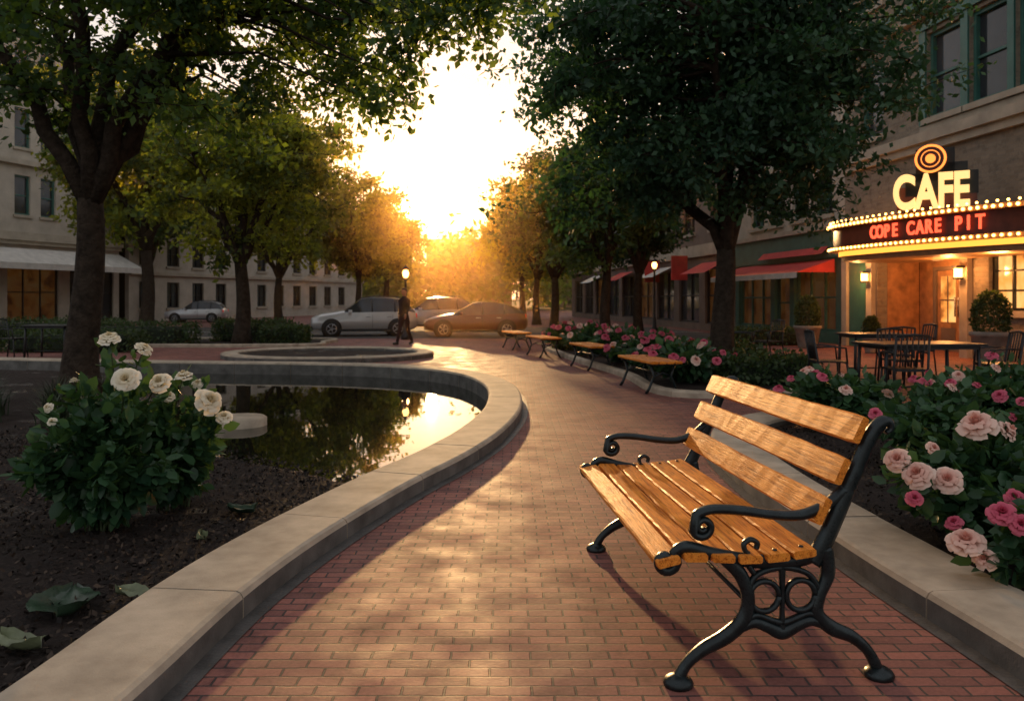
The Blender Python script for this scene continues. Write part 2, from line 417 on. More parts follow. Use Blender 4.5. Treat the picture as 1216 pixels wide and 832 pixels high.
bank=catmull([(-.9,6.0),(-1.4,6.35),(-2.1,6.9),(-3.2,7.5),(-4.1,8.8),(-4.7,10.6),(-5.4,12.6),(-6.6,14.2),(-9.0,15.2),(-12,15.9)],5)
cpart=[p for p in C if p[1]>6.0]
pond=[tuple(p) for p in cpart if p[0]>-12.2]+[tuple(p) for p in bank[::-1]]
xs=np.arange(-15,.5,.07);ys=np.arange(-1.2,18.4,.07); X,Y=np.meshgrid(xs,ys)
ih=inpoly(X,Y,hole); ip=inpoly(X,Y,pond); dpd=pdist(X,Y,[tuple(p) for p in pond])
sm=lambda t:(lambda q:q*q*(3-2*q))(np.clip(t,0,1))
Z=np.where(ip,-.10-.4*sm(dpd/.5),-.10+.14*sm(dpd/.55))
Z+=rng.normal(size=Z.shape)*.006+ .012*np.sin(X*3.1+Y*1.7)*np.sin(Y*2.3-X)
Z=np.where(ih,Z,-.35)
ny,nx=X.shape; V=np.stack([X,Y,Z],-1).reshape(-1,3)
idx=np.arange(ny*nx).reshape(ny,nx); Fq=np.stack([idx[:-1,:-1],idx[:-1,1:],idx[1:,1:],idx[1:,:-1]],-1).reshape(-1,4)
mb=MB(); mb.add(V.tolist(),Fq.tolist(),M['soil'],True); mb.obj('soil_bed')
wp=[tuple(p) for p in C if p[1]>5.5]+[(-15,5.5)]
sheet('pond_water',wp,[],-.105,M['water'])
th=np.linspace(0,2*math.pi,73); ring=[np.array([-4.3+2.45*math.cos(a),18.75-2.1*math.sin(a)]) for a in th]
sweep_curb('basin_rim',ring,.38,.12,False,1.2,depth=-.05)
sheet('basin_paving',[(-4.3+2.1*math.cos(a),18.75+1.75*math.sin(a)) for a in th[:-1]],[],.035,M['soil'])
E2=catmull([(1.98,-1.2),(1.9,1.2),(1.80,2.79),(1.70,3.93),(1.64,5.6),(1.75,7.0),(2.2,8.2),(3.2,9.0),(4.6,9.4),(7,9.6),(9,9.3)],8)
E2=resample(E2,.12)
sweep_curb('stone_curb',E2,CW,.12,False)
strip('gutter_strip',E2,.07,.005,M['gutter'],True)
C2=offset(E2,-CW/2)
def soilgrid(name,poly,z,step=.1):
    poly=[tuple(p) for p in poly]; a=np.array(poly); xs=np.arange(a[:,0].min()-.1,a[:,0].max()+.1,step); ys=np.arange(a[:,1].min()-.1,a[:,1].max()+.1,step)
    X,Y=np.meshgrid(xs,ys); ih=inpoly(X,Y,poly); Z=np.where(ih,z+rng.normal(size=X.shape)*.008,-.05)
    ny,nx=X.shape; idx=np.arange(ny*nx).reshape(ny,nx); Fq=np.stack([idx[:-1,:-1],idx[:-1,1:],idx[1:,1:],idx[1:,:-1]],-1).reshape(-1,4)
    mb=MB(); mb.add(np.stack([X,Y,Z],-1).reshape(-1,3).tolist(),Fq.tolist(),M['soil'],True); return mb.obj(name)
soilgrid('soil_bed',C2+[np.array((9,-1.2))],.05)
def bed(loop,w=.16,h=.10):
    loop=[np.array(p,float) for p in loop]; pl=catmull(loop,6,True); pl.append(pl[0])
    sweep_curb('bed_kerb',pl,w,h,True,1.5,depth=-.02)
    soilgrid('soil_bed',offset(pl,w*.5)[:-1],.04,.15)
bed([(2.2,11.0),(4.2,11.2),(5.1,13.2),(4.6,16.0),(3.0,18.6),(1.9,21.5),(.9,21.5),(1.3,17.5),(1.9,13.8)])
bed([(-13.5,22.5),(-6.2,22.3),(-5.6,24.0),(-6.5,26.0),(-15,26.0),(-17,24)])
def scatter_in(poly_fn,x0,x1,y0,y1,n,z):
    r=np.random.default_rng(3); x=r.uniform(x0,x1,n*3); y=r.uniform(y0,y1,n*3); k=poly_fn(x,y); x=x[k][:n];y=y[k][:n]
    return np.stack([x,y,z+np.zeros_like(x)],1)
def bedfn(x,y): return inpoly(x,y,hole)&(~inpoly(x,y,pond))&(pdist(x,y,hole)>CW/2+.02)&(pdist(x,y,pond)>.25)
ch=scatter_in(bedfn,-5,0,.8,8,26000,.05)
r_=np.random.default_rng(5)
leafmesh('mulch',ch+r_.normal(size=ch.shape)*[0,0,.006],.028,r_.random(len(ch))**2,M['chip'],None,5,asp=.7,up=3)
ch=scatter_in(lambda x,y:inpoly(x,y,[tuple(p) for p in C2]+[(9,-1.2)])&(x>2.1),1.9,5,2,8,9000,.062)
leafmesh('mulch',ch+r_.normal(size=ch.shape)*[0,0,.006],.03,r_.random(len(ch))**2,M['chip'],None,6,asp=.7,up=3)
def bigleaf(name,loc,L,rz,mat,asp=.6,curl=.12,seed=0):
    mb=MB(); nu,nv=8,12; vs=[]
    for j in range(nv+1):
        v=j/nv; w=asp*L*.5*math.sin(math.pi*min(1,v**.75*.98+.01))**.8
        for i in range(nu+1):
            u=i/nu*2-1; x=u*w; y=(v-.5)*L; z=.03+curl*L*(u*u)*.6+curl*L*(v-.5)**2*1.5+.02*L*math.sin(v*25)*abs(u)+.015*math.sin(seed+u*4+v*5)
            vs.append((x,y,z))
    fs=[(j*(nu+1)+i,j*(nu+1)+i+1,(j+1)*(nu+1)+i+1,(j+1)*(nu+1)+i) for j in range(nv) for i in range(nu)]
    mb.add(vs,fs,mat,True); return mb.obj(name,None,loc,rz)
M['lf1']=simple('fallen_leaf_green',(.022,.045,.025),.35,var=.4,scale=15,bs=.3)
M['lf2']=simple('fallen_leaf_pale',(.13,.15,.08),.45,var=.3,scale=15,bs=.3)
for (px,py,L,rz,mt,a) in [(78,722,.34,.3,'lf1',.8),(24,768,.22,1.2,'lf2',.55),(158,708,.17,1.4,'lf2',.5),(286,608,.24,1.0,'lf1',.7),(240,640,.12,.4,'lf2',.5)]:
    g=G(px,py,.05); bigleaf('fallen_leaf',(g[0],g[1],.035),L,rz,M[mt],a,.15,px)
mb=MB()
mb.lathe((0,0,0),[(.0,.0),(.27,.0),(.3,-.02),(.3,-.3)],M['curb'],28)
g=G(285,494,.0); mb.obj('stepping_stone',None,(g[0],g[1],0.0))
g=G(5,466,.02); mb.obj('stepping_stone',None,(g[0],g[1],0.03))
# ---------------------------------------------------------------- bench
bang=math.atan2(.13,1.5)
bench=empty('park_bench',(.953,2.82,0),bang)
def px2(a): return [((x-930)/338,(808-y)/338) for x,y in a]
def spiral(cx,cy,r0,r1,a0,turns,n=22):
    return [(cx+(r0+(r1-r0)*i/n)*math.cos(a0+turns*2*math.pi*i/n),cy+(r0+(r1-r0)*i/n)*math.sin(a0+turns*2*math.pi*i/n)) for i in range(n+1)]
def cat2(p,k=6): return [tuple(q) for q in catmull(p,k)]
def frame(name,b):
    mb=MB(); xf=lambda a,t,z:(a,b+t,z)
    def rb(p,w,t=.016): 
        n=len(p); ww=w if not hasattr(w,'__len__') else list(np.interp(np.linspace(0,1,n),np.linspace(0,1,len(w)),w))
        mb.ribbon(px2(p),ww,t,M['iron'],xf)
    rb(cat2([(968,668),(985,640),(1003,602),(1022,560),(1040,520),(1054,502),(1064,500),(1066,508),(1060,513)]),[.030,.030,.028,.026,.026,.024,.016,.010,.008],.02)
    rb(spiral(789,661,3,13,1.5,-1.2)+cat2([(800,650),(815,645),(850,655),(900,664),(950,664),(985,652)]),[.008,.014,.018,.022,.024,.024],.018)
    rb(cat2([(862,660),(880,680),(889,706),(884,732),(862,752),(835,766),(815,782),(804,800)]),[.026,.024,.022,.026,.026,.022,.018,.020],.02)
    rb(cat2([(984,650),(988,680),(978,706),(974,728),(992,746),(1018,758),(1038,776),(1051,800)]),[.026,.024,.020,.024,.026,.022,.018,.020],.02)
    rb(cat2([(870,748),(895,737),(912,742),(931,750),(950,742),(968,737),(990,746)]),[.014,.018,.02,.024,.02,.018,.014],.016)
    for cx,cy,r in ((909,706,18),(954,706,18)):
        rb(spiral(cx,cy,r,r,0,1.0,24),.010,.013)
    rb(cat2([(931,748),(931,725),(931,700),(931,662)]),[.014,.008,.008,.014],.013)
    rb(cat2([(888,700),(900,680),(931,672),(962,680),(977,700)]),[.012,.010,.012,.010,.012],.013)
    rb(cat2([(886,735),(900,728),(931,738),(962,728),(976,733)]),[.010,.010,.012,.010,.010],.013)
    rb(cat2([(896,678),(890,668),(900,664)]),.010,.013)
    for fx in (804,1052):
        a,z=px2([(fx,806)])[0]; mb.lathe((a,b,0),[(0,0),(.05,0),(.054,.012),(.045,.026),(.028,.036),(0,.045)],M['iron'],18)
    rb(spiral(833,621,3,13,.4,1.35,26)+cat2([(826,606),(845,601),(880,603),(920,609),(955,610),(985,599),(1008,580)]),[.007,.011,.013,.015,.016,.016,.018,.016],.022)
    rb(cat2([(895,660),(886,652),(884,643),(892,638),(900,642),(899,649)]),.009,.013)
    return mb.obj(name,bench,fixn=True)
frame('end_frame_near',0); frame('end_frame_far',1.5)
def slat(mb,a,z,w,t,ang,b0,b1,seed):
    r=np.random.default_rng(seed); N=26; ca,sa=math.cos(ang),math.sin(ang); ch=.006; K=8
    pr=[(-w/2+ch,-t/2),(w/2-ch,-t/2),(w/2,-t/2+ch),(w/2,t/2-ch),(w/2-ch,t/2),(-w/2+ch,t/2),(-w/2,t/2-ch),(-w/2,-t/2+ch)]
    vs=[];ph=r.random()*6
    for i in range(N+1):
        b=b0+(b1-b0)*i/N; sag=.0015*math.sin(b*5+ph)
        for (p,q) in pr:
            p2=p+r.normal()*.0006;q2=q+r.normal()*.0005
            e=1 if 0<i<N else .93
            vs.append((a+(p2*ca-q2*sa)*e,b,z+(p2*sa+q2*ca)*e+sag))
    fs=[tuple(range(K-1,-1,-1)),tuple(N*K+k for k in range(K))]
    for i in range(N):
        for k in range(K): fs.append((i*K+k,i*K+(k+1)%K,(i+1)*K+(k+1)%K,(i+1)*K+k))
    mb.add(vs,fs,M['wood'])
mb=MB()
seatp=[(-.415,.442,.22),(-.318,.452,-.02),(-.220,.446,-.06),(-.122,.443,.0),(-.024,.448,.06),(.072,.458,.12)]
for i,(a,z,an) in enumerate(seatp): slat(mb,a,z,.088,.030,an,-.035,1.545,i+10)
mb.obj('seat',bench)
mb=MB(); post=px2([(985,608),(1008,560),(1031,512)])
pa=math.atan2(post[2][1]-post[0][1],post[2][0]-post[0][0])
for i,(a,z) in enumerate(post): slat(mb,a-.022,z+.010,.104,.028,pa,-.035,1.545,i+20)
mb.obj('backrest',bench)
mb=MB()
for b in (0,1.5):
    for (a,z,an) in seatp: mb.lathe((a,b,z+.015),[(.009,0),(.008,.004),(0,.005)],M['iron'],10)
mb.tube([(-.15,0,.40),(-.15,1.5,.40)],.012,M['iron'],8)
mb.tube([(.0,0,.16),(.0,1.5,.16)],.010,M['iron'],8)
mb.obj('bolts_and_rods',bench)
def small_bench(loc,rz,L=1.6):
    mb=MB()
    for k in range(4): mb.box((-.18+.12*k,0,.45),(.105,L,.04),M['wood'],bev=.008)
    for y in (-L*.38,L*.38):
        mb.box((0,y,.415),(.46,.06,.03),M['iron'])
        for sx in (-1,1):
            mb.tube([(sx*.18,y,.41),(sx*.13,y,.25),(sx*.20,y,.08),(sx*.25,y,.0)],[.022,.02,.02,.025],M['iron'],6)
        mb.tube([(-.14,y,.24),(0,y,.30),(.14,y,.24)],.015,M['iron'],6)
    mb.tube([(0,-L*.38,.28),(0,L*.38,.28)],.014,M['iron'],6)
    return mb.obj('backless_bench',None,loc,rz)
for px,py,rz in ((770,462,.20),(702,437,.22),(645,423,.25),(613,414,.25)):
    g=G(px,py); small_bench((g[0],g[1],0),rz,1.45)
# ---------------------------------------------------------------- roses
def rose_mesh(name,mat,seed=0):
    r=np.random.default_rng(seed); vs=[];fs=[];tt=[]
    rings=[(3,.16,.62,.05,.9),(4,.30,.66,.0,.75),(5,.48,.62,-.02,.7),(6,.68,.52,-.05,.62),(7,.90,.36,-.12,.58),(7,1.08,.16,-.18,.58)]
    for k,(n,Rr,H,cz,hw) in enumerate(rings):
        for j in range(n):
            ph=2*math.pi*(j+.5*(k%2)+r.random()*.35)/n; nu,nv=4,4; o=len(vs); rs=1+r.normal()*.09; hz=r.normal()*.07
            for b in range(nv+1):
                v=b/nv
                for a in range(nu+1):
                    u=a/nu*2-1; wv=math.sin(math.pi*(.15+.6*v))
                    ang=ph+u*hw*wv*(3.0/n+.45)
                    rad=Rr*rs*(.25+.75*v**.65)*(1+.05*(1-u*u)) + (.16*v**4 if k>1 else 0)*(1+.3*abs(u))
                    z=cz+H*math.sin(v*math.pi*.5)*(1-.18*u*u*v)+hz - (.16*v**5 if k>1 else 0)+.03*math.sin(u*5+k+j)*v
                    vs.append((rad*math.cos(ang),rad*math.sin(ang),z))
            for b in range(nv):
                for a in range(nu):
                    fs.append((o+b*(nu+1)+a,o+b*(nu+1)+a+1,o+(b+1)*(nu+1)+a+1,o+(b+1)*(nu+1)+a)); tt.append(.12+.8*(k/5.0)*(.7+.3*b/nv)+r.random()*.08)
    me=bpy.data.meshes.new(name); me.from_pydata(vs,[],fs); me.materials.append(mat)
    at=me.attributes.new('tint','FLOAT','FACE'); at.data.foreach_set('value',np.clip(tt,0,1)); 
    me.polygons.foreach_set('use_smooth',[True]*len(fs)); me.update(); return me
roses={k:[rose_mesh('rose_'+k+str(i),M['petal_'+k],i) for i in range(4)] for k in 'wph'}
def rose_bush(center,rx,h,blooms,nleaf,seed,leaf=.062,name='rose_bush',ry=None,z0=.05,nst=16,fill=0,fillkinds='p',fs=(.028,.018)):
    r=np.random.default_rng(seed); root=empty(name,(0,0,0)); mb=MB(); c=np.array([center[0],center[1],z0]); ry=ry or rx
    ends=[]; 
    for k in range(nst):
        a=2*math.pi*r.random(); rr=r.random()**.5
        ends.append(c+np.array([math.cos(a)*rx*rr*.95,math.sin(a)*ry*rr*.95,h*(.95-.45*rr*rr)*(.75+.3*r.random())]))
    bl=[(np.array(b[0],float),b[1],b[2]) for b in blooms]
    for k in range(fill):
        a=2*math.pi*r.random(); rr=r.random()**.5
        bl.append((c+np.array([math.cos(a)*rx*rr*1.05,math.sin(a)*ry*rr*1.05,h*(1.12-.45*rr*rr)*(.95+.12*r.random())]),fillkinds[k%len(fillkinds)],fs[0]+fs[1]*r.random()))
    allp=[]
    for e in ends+[b[0] for b in bl]:
        st=c+r.normal(size=3)*np.array([.05,.05,0]); mid=st*.45+e*.55+np.array([0,0,.18*h])+r.normal(size=3)*.03; 
        mid[:2]=st[:2]*.55+e[:2]*.45
        pts=[(1-t)**2*st+2*t*(1-t)*mid+t*t*e for t in np.linspace(0,1,9)]
        mb.tube(pts,list(np.linspace(.009,.003,9)),M['stem'],5,False)
        allp.append(np.array(pts))
    A=np.concatenate([a[2:] if i<len(ends) else a[2:8] for i,a in enumerate(allp)]); 
    i=r.integers(0,len(A),nleaf); q=A[i]; off=r.normal(size=(nleaf,3)); off/=np.linalg.norm(off,axis=1)[:,None]
    q=q+off*(.02+.09*r.random(nleaf))[:,None]*np.array([rx/.5,ry/.5,.9]); q[:,2]=np.maximum(q[:,2],z0+.02)
    for (p,k,s) in bl:
        dd=np.linalg.norm(q-(p+np.array([0,-s*.8,s*.5])),axis=1); keep=dd>s*1.25+leaf*.3; q=q[keep]
    nl_=len(q)
    out=q-(c+np.array([0,0,h*.4])); out/=np.linalg.norm(out,axis=1)[:,None]+1e-6; out[:,2]-=.1
    mb.obj('stems',root,fixn=False)
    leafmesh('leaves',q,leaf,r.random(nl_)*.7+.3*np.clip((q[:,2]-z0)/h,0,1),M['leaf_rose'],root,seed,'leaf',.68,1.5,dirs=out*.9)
    for (p,k,s) in bl:
        o=bpy.data.objects.new('bloom',roses[k][int(r.integers(4))]); scene.collection.objects.link(o); o.parent=root; o.location=p; o.scale=(s,s,s*(.9+.35*r.random()))
        d=Vector((r.normal()*.45,-.6+r.normal()*.4,.75)); 
        dv=Vector(p-(c+np.array([0,0,h*.5]))); d+=dv.normalized()*.5
        o.rotation_euler=(d.to_track_quat('Z','Y')@Matrix.Rotation(r.random()*6,3,'Z').to_quaternion()).to_euler()
    return root
W=lambda px,py,Y,k,s:(P(px,py,Y),k,s)
g=G(120,640)
rose_bush((g[0],g[1]+.05),.40,.80,[W(130,402,4.4,'w',.050),W(149,450,4.15,'w',.056),W(190,454,4.3,'w',.050),W(171,414,4.5,'w',.042),W(57,484,4.3,'w',.026),W(88,452,4.4,'w',.022),W(62,500,4.1,'w',.02)],2600,41,.085,nst=26)
g=G(205,612)
rose_bush((g[0]+.02,g[1]),.32,.66,[W(218,446,4.9,'w',.046),W(248,476,4.75,'w',.068),W(266,495,4.8,'w',.042),W(200,470,4.8,'w',.034),W(235,455,5.0,'w',.03)],1400,42,.085,nst=16)
rose_bush((2.62,4.35),.52,.60,[W(1066,546,4.0,'p',.054),W(1090,563,3.9,'p',.062),W(1125,569,3.9,'p',.060),W(1086,591,3.85,'h',.032),W(1160,504,4.2,'p',.078),W(1196,511,4.2,'p',.05),W(1133,620,3.8,'h',.036),W(1108,532,4.2,'p',.034)],2900,51,.085,nst=28)
rose_bush((2.62,3.62),.45,.46,[W(1147,643,3.5,'p',.066),W(1190,609,3.45,'h',.050),W(1170,664,3.45,'p',.04),W(1212,622,3.4,'h',.04),W(1205,590,3.6,'h',.035)],2300,52,.085,nst=24)
rose_bush((3.25,6.2),.65,.60,[],2500,53,.09,fill=10,fillkinds='hph',nst=26)
rose_bush((4.2,5.6),.7,.66,[],2300,54,.09,fill=9,fillkinds='phh',nst=24)
rose_bush((3.3,8.0),.6,.56,[],1800,55,.10,fill=9,fillkinds='hp',nst=22,fs=(.035,.02))
rose_bush((4.8,7.9),.8,.62,[],2200,56,.10,fill=12,fillkinds='hhp',nst=26,fs=(.035,.02))
rose_bush((3.9,3.6),.6,.65,[],1700,57,.09,fill=6,fillkinds='ph',nst=20)
for i,(x,y,rr,h) in enumerate([(2.75,12.6,.8,.55),(2.6,14.6,.85,.6),(2.35,16.5,.8,.65),(1.9,18.5,.75,.65),(1.4,20.5,.6,.6)]):
    rose_bush((x,y),rr,h,[],1700,70+i,.13,fill=24,fillkinds='hphh',nst=22,fs=(.04,.03))
def tuft(loc,n,L,seed,name='ornamental_grass'):
    r=np.random.default_rng(seed); mb=MB()
    for k in range(n):
        a=r.random()*6.28; t=.3+.8*r.random(); l=L*(.6+.5*r.random()); b=np.array([r.normal()*.06,r.normal()*.06,0]); w=.008
        d=np.array([math.cos(a),math.sin(a),0]); sdir=np.array([-d[1],d[0],0]); vs=[]
        for i in range(5):
            s=i/4; p=b+d*l*t*s*s*.8+np.array([0,0,l*(s-.35*s*s*t)]); vs+= [p-sdir*w*(1-s*.95),p+sdir*w*(1-s*.95)]
        mb.add(vs,[(2*i,2*i+1,2*i+3,2*i+2) for i in range(4)],M['grassblade'])
    return mb.obj(name,None,loc,fixn=False)
M['grassblade']=simple('grass_blade',(.03,.05,.02),.5,var=.4,scale=3,bs=0)
for i,(x,y) in enumerate([(-5.3,9.3),(-5.9,9.0),(-6.6,10.0),(-5.1,10.3),(-7.3,10.4),(-4.7,8.2),(-6.2,11.6),(-5.6,8.4)]): tuft((x,y,.03),200,.5,i)
def hedge(x0,x1,y0,y1,h,n,seed,leaf=.09):
    r=np.random.default_rng(seed); cx,cy=(x0+x1)/2,(y0+y1)/2
    root=empty('hedge'); mb=MB(); mb.box((cx,cy,h*.45),((x1-x0)*.86,(y1-y0)*.8,h*.85),M['leafcore'],bev=.08); mb.obj('core',root)
    f=r.random((n,3)); q=np.stack([x0+(x1-x0)*f[:,0],y0+(y1-y0)*f[:,1],h*f[:,2]],1)
    k=r.integers(0,3,n); q[k==0,2]=h; s=r.random(n)<.5; q[(k==1)&s,1]=y0; q[(k==1)&~s,1]=y1; q[(k==2)&s,0]=x0; q[(k==2)&~s,0]=x1
    q+=r.normal(size=q.shape)*.05; leafmesh('leaves',q,leaf,r.random(n),M['leaf_hedge'],root,seed)
M['leafcore']=simple('hedge_core',(.012,.02,.008),.9)
for i,(a,b,c,d,h) in enumerate([(-13,-9.6,20.0,20.9,.5),(-13.4,-9.4,22.9,24,.62),(-9.2,-7.0,24.5,25.3,.65),(-7.4,-6.2,23.4,24.4,.5),(3.2,4.6,12.0,13.0,.42),(3.4,4.6,14.6,16,.45),(-17,-12,24,25,.7),(6.4,8.7,23,23.7,.45)]):
    hedge(a,b,c,d,h,2600,90+i)
# ---------------------------------------------------------------- trees
gT=G(95,470)
make_tree((gT[0],gT[1],0),2.75,(-5.2,11.2,6.3),(5.4,4.6,3.2),170,300,.12,.23,11,M['leaf_near'],7,.5,lean=(.1,0),
   avoid=lambda c:(c[0]/c[1]*F+608>600) or ((c[0]/c[1]*F+608)>300 and CH+(355-150)*c[1]/F>c[2]) or ((c[0]/c[1]*F+608)>130 and CH+(355-215)*c[1]/F>c[2]),
   extra=[P(470,55,10.2),P(500,30,10),P(535,15,9.8),P(565,22,9.8),P(520,-20,10.2),P(560,-30,10),P(480,95,10.2),P(430,115,10.4),P(450,10,10.5),P(585,-10,9.6)])
make_tree((3.62,13.6,0),2.2,(3.5,13.6,5.3),(4.1,3.9,3.7),235,310,.12,.22,23,M['leaf_dark'],7,.48,
   avoid=lambda c: (c[2]<2.9 and abs(c[0]-3.6)<2.0) or (c[0]>5.6 and c[2]<4.2) or c[0]>6.9)
g=G(287,409)
make_tree((g[0],g[1],0),2.4,(-7.9,24,5.2),(3.9,3.6,3.0),110,190,.17,.24,31,M['leaf_gold'],6,.5)
make_tree((-15.6,34,0),3.4,(-15.6,34,8),(5,4.5,4.6),110,170,.26,.3,37,M['leaf_gold'],6,.7)
make_tree((2.95,25,0),2.2,(2.9,25,4.7),(3.0,3,2.6),105,200,.17,.18,41,M['leaf_mid'],6,.5)
make_tree((1.65,31,0),2.2,(1.9,31,4.6),(3.0,3,2.7),85,180,.2,.18,43,M['leaf_mid'],6,.55)
make_tree((4.6,29,0),2.3,(4.6,29,5.2),(2.6,2.6,2.8),90,200,.2,.18,47,M['leaf_dark'],6,.55)
make_tree((1.3,42,0),2.4,(1.6,42,5.2),(3.4,3,3.2),80,150,.28,.2,53,M['leaf_gold'],5,.7)
make_tree((-12.3,42,0),2.5,(-12.3,42,6),(4.2,4,3.8),90,150,.28,.23,59,M['leaf_gold'],5,.7)
make_tree((-8.9,46,0),2.5,(-8.9,46,5.2),(3.4,3,3.4),75,150,.28,.2,61,M['leaf_gold'],5,.7)
make_tree((-9.5,60,0),3,(-9.7,60,5.8),(3.8,3,4),70,140,.36,.25,67,M['leaf_gold'],5,.8)
make_tree((.8,60,0),3,(1.2,60,5.6),(4.2,3,4),70,140,.36,.25,71,M['leaf_gold'],5,.8)
make_tree((-22,48,0),3.4,(-22,48,8),(5,4.5,4.6),80,150,.34,.32,73,M['leaf_mid'],6,.8)
r=np.random.default_rng(99); pts=[];tt=[]
for k in range(420):
    x=r.uniform(-75,60); y=r.uniform(78,120); h=5.0+3.0*(mnoise.noise(Vector((x*.09,y*.05,1)))+.6)+ (2.4 if (x/y*F+608<440 or x/y*F+608>590) else 0)
    c=np.array([x,y,h*r.random()**.6]); m=120; t0=r.random()*.5
    pts.append(c+r.normal(size=(m,3))*np.array([1.5,1.2,.9])); tt.append(t0+r.random(m)*.5)
pts=np.concatenate(pts); pts[:,2]=np.maximum(pts[:,2],.1); leafmesh('distant_trees',pts,.8,np.concatenate(tt),M['leaf_mid'],None,98)
# ---------------------------------------------------------------- buildings
class Facade:
    def __init__(s,O,u,n): s.O=np.array(O,float);s.u=np.array(u,float)/np.linalg.norm(u);s.n=np.array(n,float)/np.linalg.norm(n);s.mb=MB()
    def pt(s,a,d,z): p=s.O+s.u*a+s.n*d; return (p[0],p[1],z)
    def box(s,a0,a1,d0,d1,z0,z1,mat):
        vs=[s.pt(a,d,z) for z in(z0,z1) for a,d in((a0,d0),(a1,d0),(a1,d1),(a0,d1))]
        s.mb.add(vs,[(3,2,1,0),(4,5,6,7),(0,1,5,4),(1,2,6,5),(2,3,7,6),(3,0,4,7)],mat)
    def poly(s,pts,mat): s.mb.add([s.pt(*p) for p in pts],[tuple(range(len(pts)))],mat)
    def wall(s,a0,a1,z0,z1,ops,mat,th=.3):
        A=sorted({a0,a1,*[o[0] for o in ops],*[o[1] for o in ops]}); Zs=sorted({z0,z1,*[o[2] for o in ops],*[o[3] for o in ops]})
        A=[a for a in A if a0<=a<=a1]; Zs=[z for z in Zs if z0<=z<=z1]
        for z1_,z2_ in zip(Zs[:-1],Zs[1:]):
            run=None
            for a1_,a2_ in zip(A[:-1],A[1:]):
                m=((a1_+a2_)/2,(z1_+z2_)/2); hole_=any(o[0]<m[0]<o[1] and o[2]<m[1]<o[3] for o in ops)
                if not hole_: run=[run[0],a2_] if run else [a1_,a2_]
                if hole_ and run: s.box(run[0],run[1],-th,0,z1_,z2_,mat); run=None
            if run: s.box(run[0],run[1],-th,0,z1_,z2_,mat)
    def window(s,a0,a1,z0,z1,fr,gl,nx=1,nz=2,fw=.07,sill=None,d=-.2):
        s.box(a0,a1,d-.02,d,z0,z1,gl)
        s.box(a0,a0+fw,d+.001,d+.1,z0,z1,fr); s.box(a1-fw,a1,d+.001,d+.1,z0,z1,fr)
        s.box(a0+fw,a1-fw,d+.001,d+.1,z0,z0+fw,fr); s.box(a0+fw,a1-fw,d+.001,d+.1,z1-fw,z1,fr)
        for i in range(1,nx):
            a=a0+(a1-a0)*i/nx; s.box(a-fw*.35,a+fw*.35,d+.001,d+.07,z0+fw,z1-fw,fr)
        for i in range(1,nz):
            z=z0+(z1-z0)*i/nz; s.box(a0+fw,a1-fw,d+.001,d+.06,z-fw*.35,z+fw*.35,fr)
        if sill: s.box(a0-.1,a1+.1,.002,.10,z0-.14,z0-.002,sill)
    def done(s,name,parent):
        o=s.mb.obj(name,parent); return o
cafe=empty('cafe_building')
u=(-.135,1);n=(-1,-.135); O=(11.32,12)
F1=Facade(O,u,n)
ops=[(6.5,9.9,0,2.55),(2.9,5.7,1.1,2.4),(-3,1.5,.6,2.4)]
up=[(-3.6,-2.4,5.8,7.9),(-2.2,-1.0,5.8,7.9),(.6,1.75,5.8,7.9),(1.95,3.1,5.8,7.9),(3.7,4.9,5.8,7.9),(5.1,6.3,5.8,7.9),(6.55,7.8,5.8,7.9),(9.6,10.7,5.8,7.9)]
up2=[(a,b,9.4,11.4) for a,b,_,_ in up]
F1.wall(-5,11.5,0,13,ops+up+up2,M['tanbrick'])
for (a,b,z0,z1) in up+up2: F1.window(a,b,z0,z1,M['green'],M['glass'],1,2,.09,M['stone'])
F1.box(3.45,8.05,.002,.03,5.45,5.64,M['stone']); 
F1.box(-5,11.5,.004,.22,5.2,5.45,M['stone']); F1.box(-5,11.5,.004,.12,5.0,5.2,M['stone'])
F1.box(-5,11.5,.004,.18,8.3,8.55,M['stone']); F1.box(-5,11.5,.004,.3,8.55,8.7,M['green'])
for a0,a1 in ((3.45,3.695),(4.905,5.095),(6.305,6.545),(7.805,8.05)): F1.box(a0,a1,.003,.05,5.66,8.0,M['green'])
F1.box(3.4,8.1,.051,.09,8.0,8.2,M['green'])
F1.box(-5,11.5,.004,.5,12.6,13.2,M['stone'])
F1.box(-5,11.5,-9,-1.4,0,12.9,M['dark'])
F1.box(-5,11.5,-1.39,-.301,2.7,12.9,M['dark'])
for a in (6.2,9.95,2.6,11.2): F1.box(a,a+.26,.003,.14,0,2.9,M['stone'])
F1.box(10.23,11.18,.003,.06,0,2.6,M['green']); F1.box(10.35,11.06,.061,.08,.3,2.3,M['green'])
F1.window(2.9,5.7,1.1,2.4,M['darkmetal'],M['warmglass'],5,3,.06,M['stone'])
F1.window(-3,1.5,.6,2.4,M['darkmetal'],M['warmglass'],5,3,.06,M['stone'])
F1.done('walls_and_windows',cafe)
F2=Facade(O,u,n)
F2.box(6.52,9.88,-1.3,-1.25,0,2.5,M['woodwall']); F2.box(6.45,6.51,-1.24,-.302,0,2.5,M['woodwall']); F2.box(9.89,9.95,-1.24,-.302,0,2.5,M['woodwall'])
F2.box(6.52,9.88,-1.24,-.02,2.5,2.54,M['woodwall'])
F2.box(7.2,9.2,-1.248,-1.18,0,.12,M['brown']); F2.box(7.2,7.32,-1.248,-1.16,.12,2.2,M['brown']); F2.box(9.08,9.2,-1.248,-1.16,.12,2.2,M['brown']); F2.box(7.32,9.08,-1.248,-1.16,2.1,2.2,M['brown'])
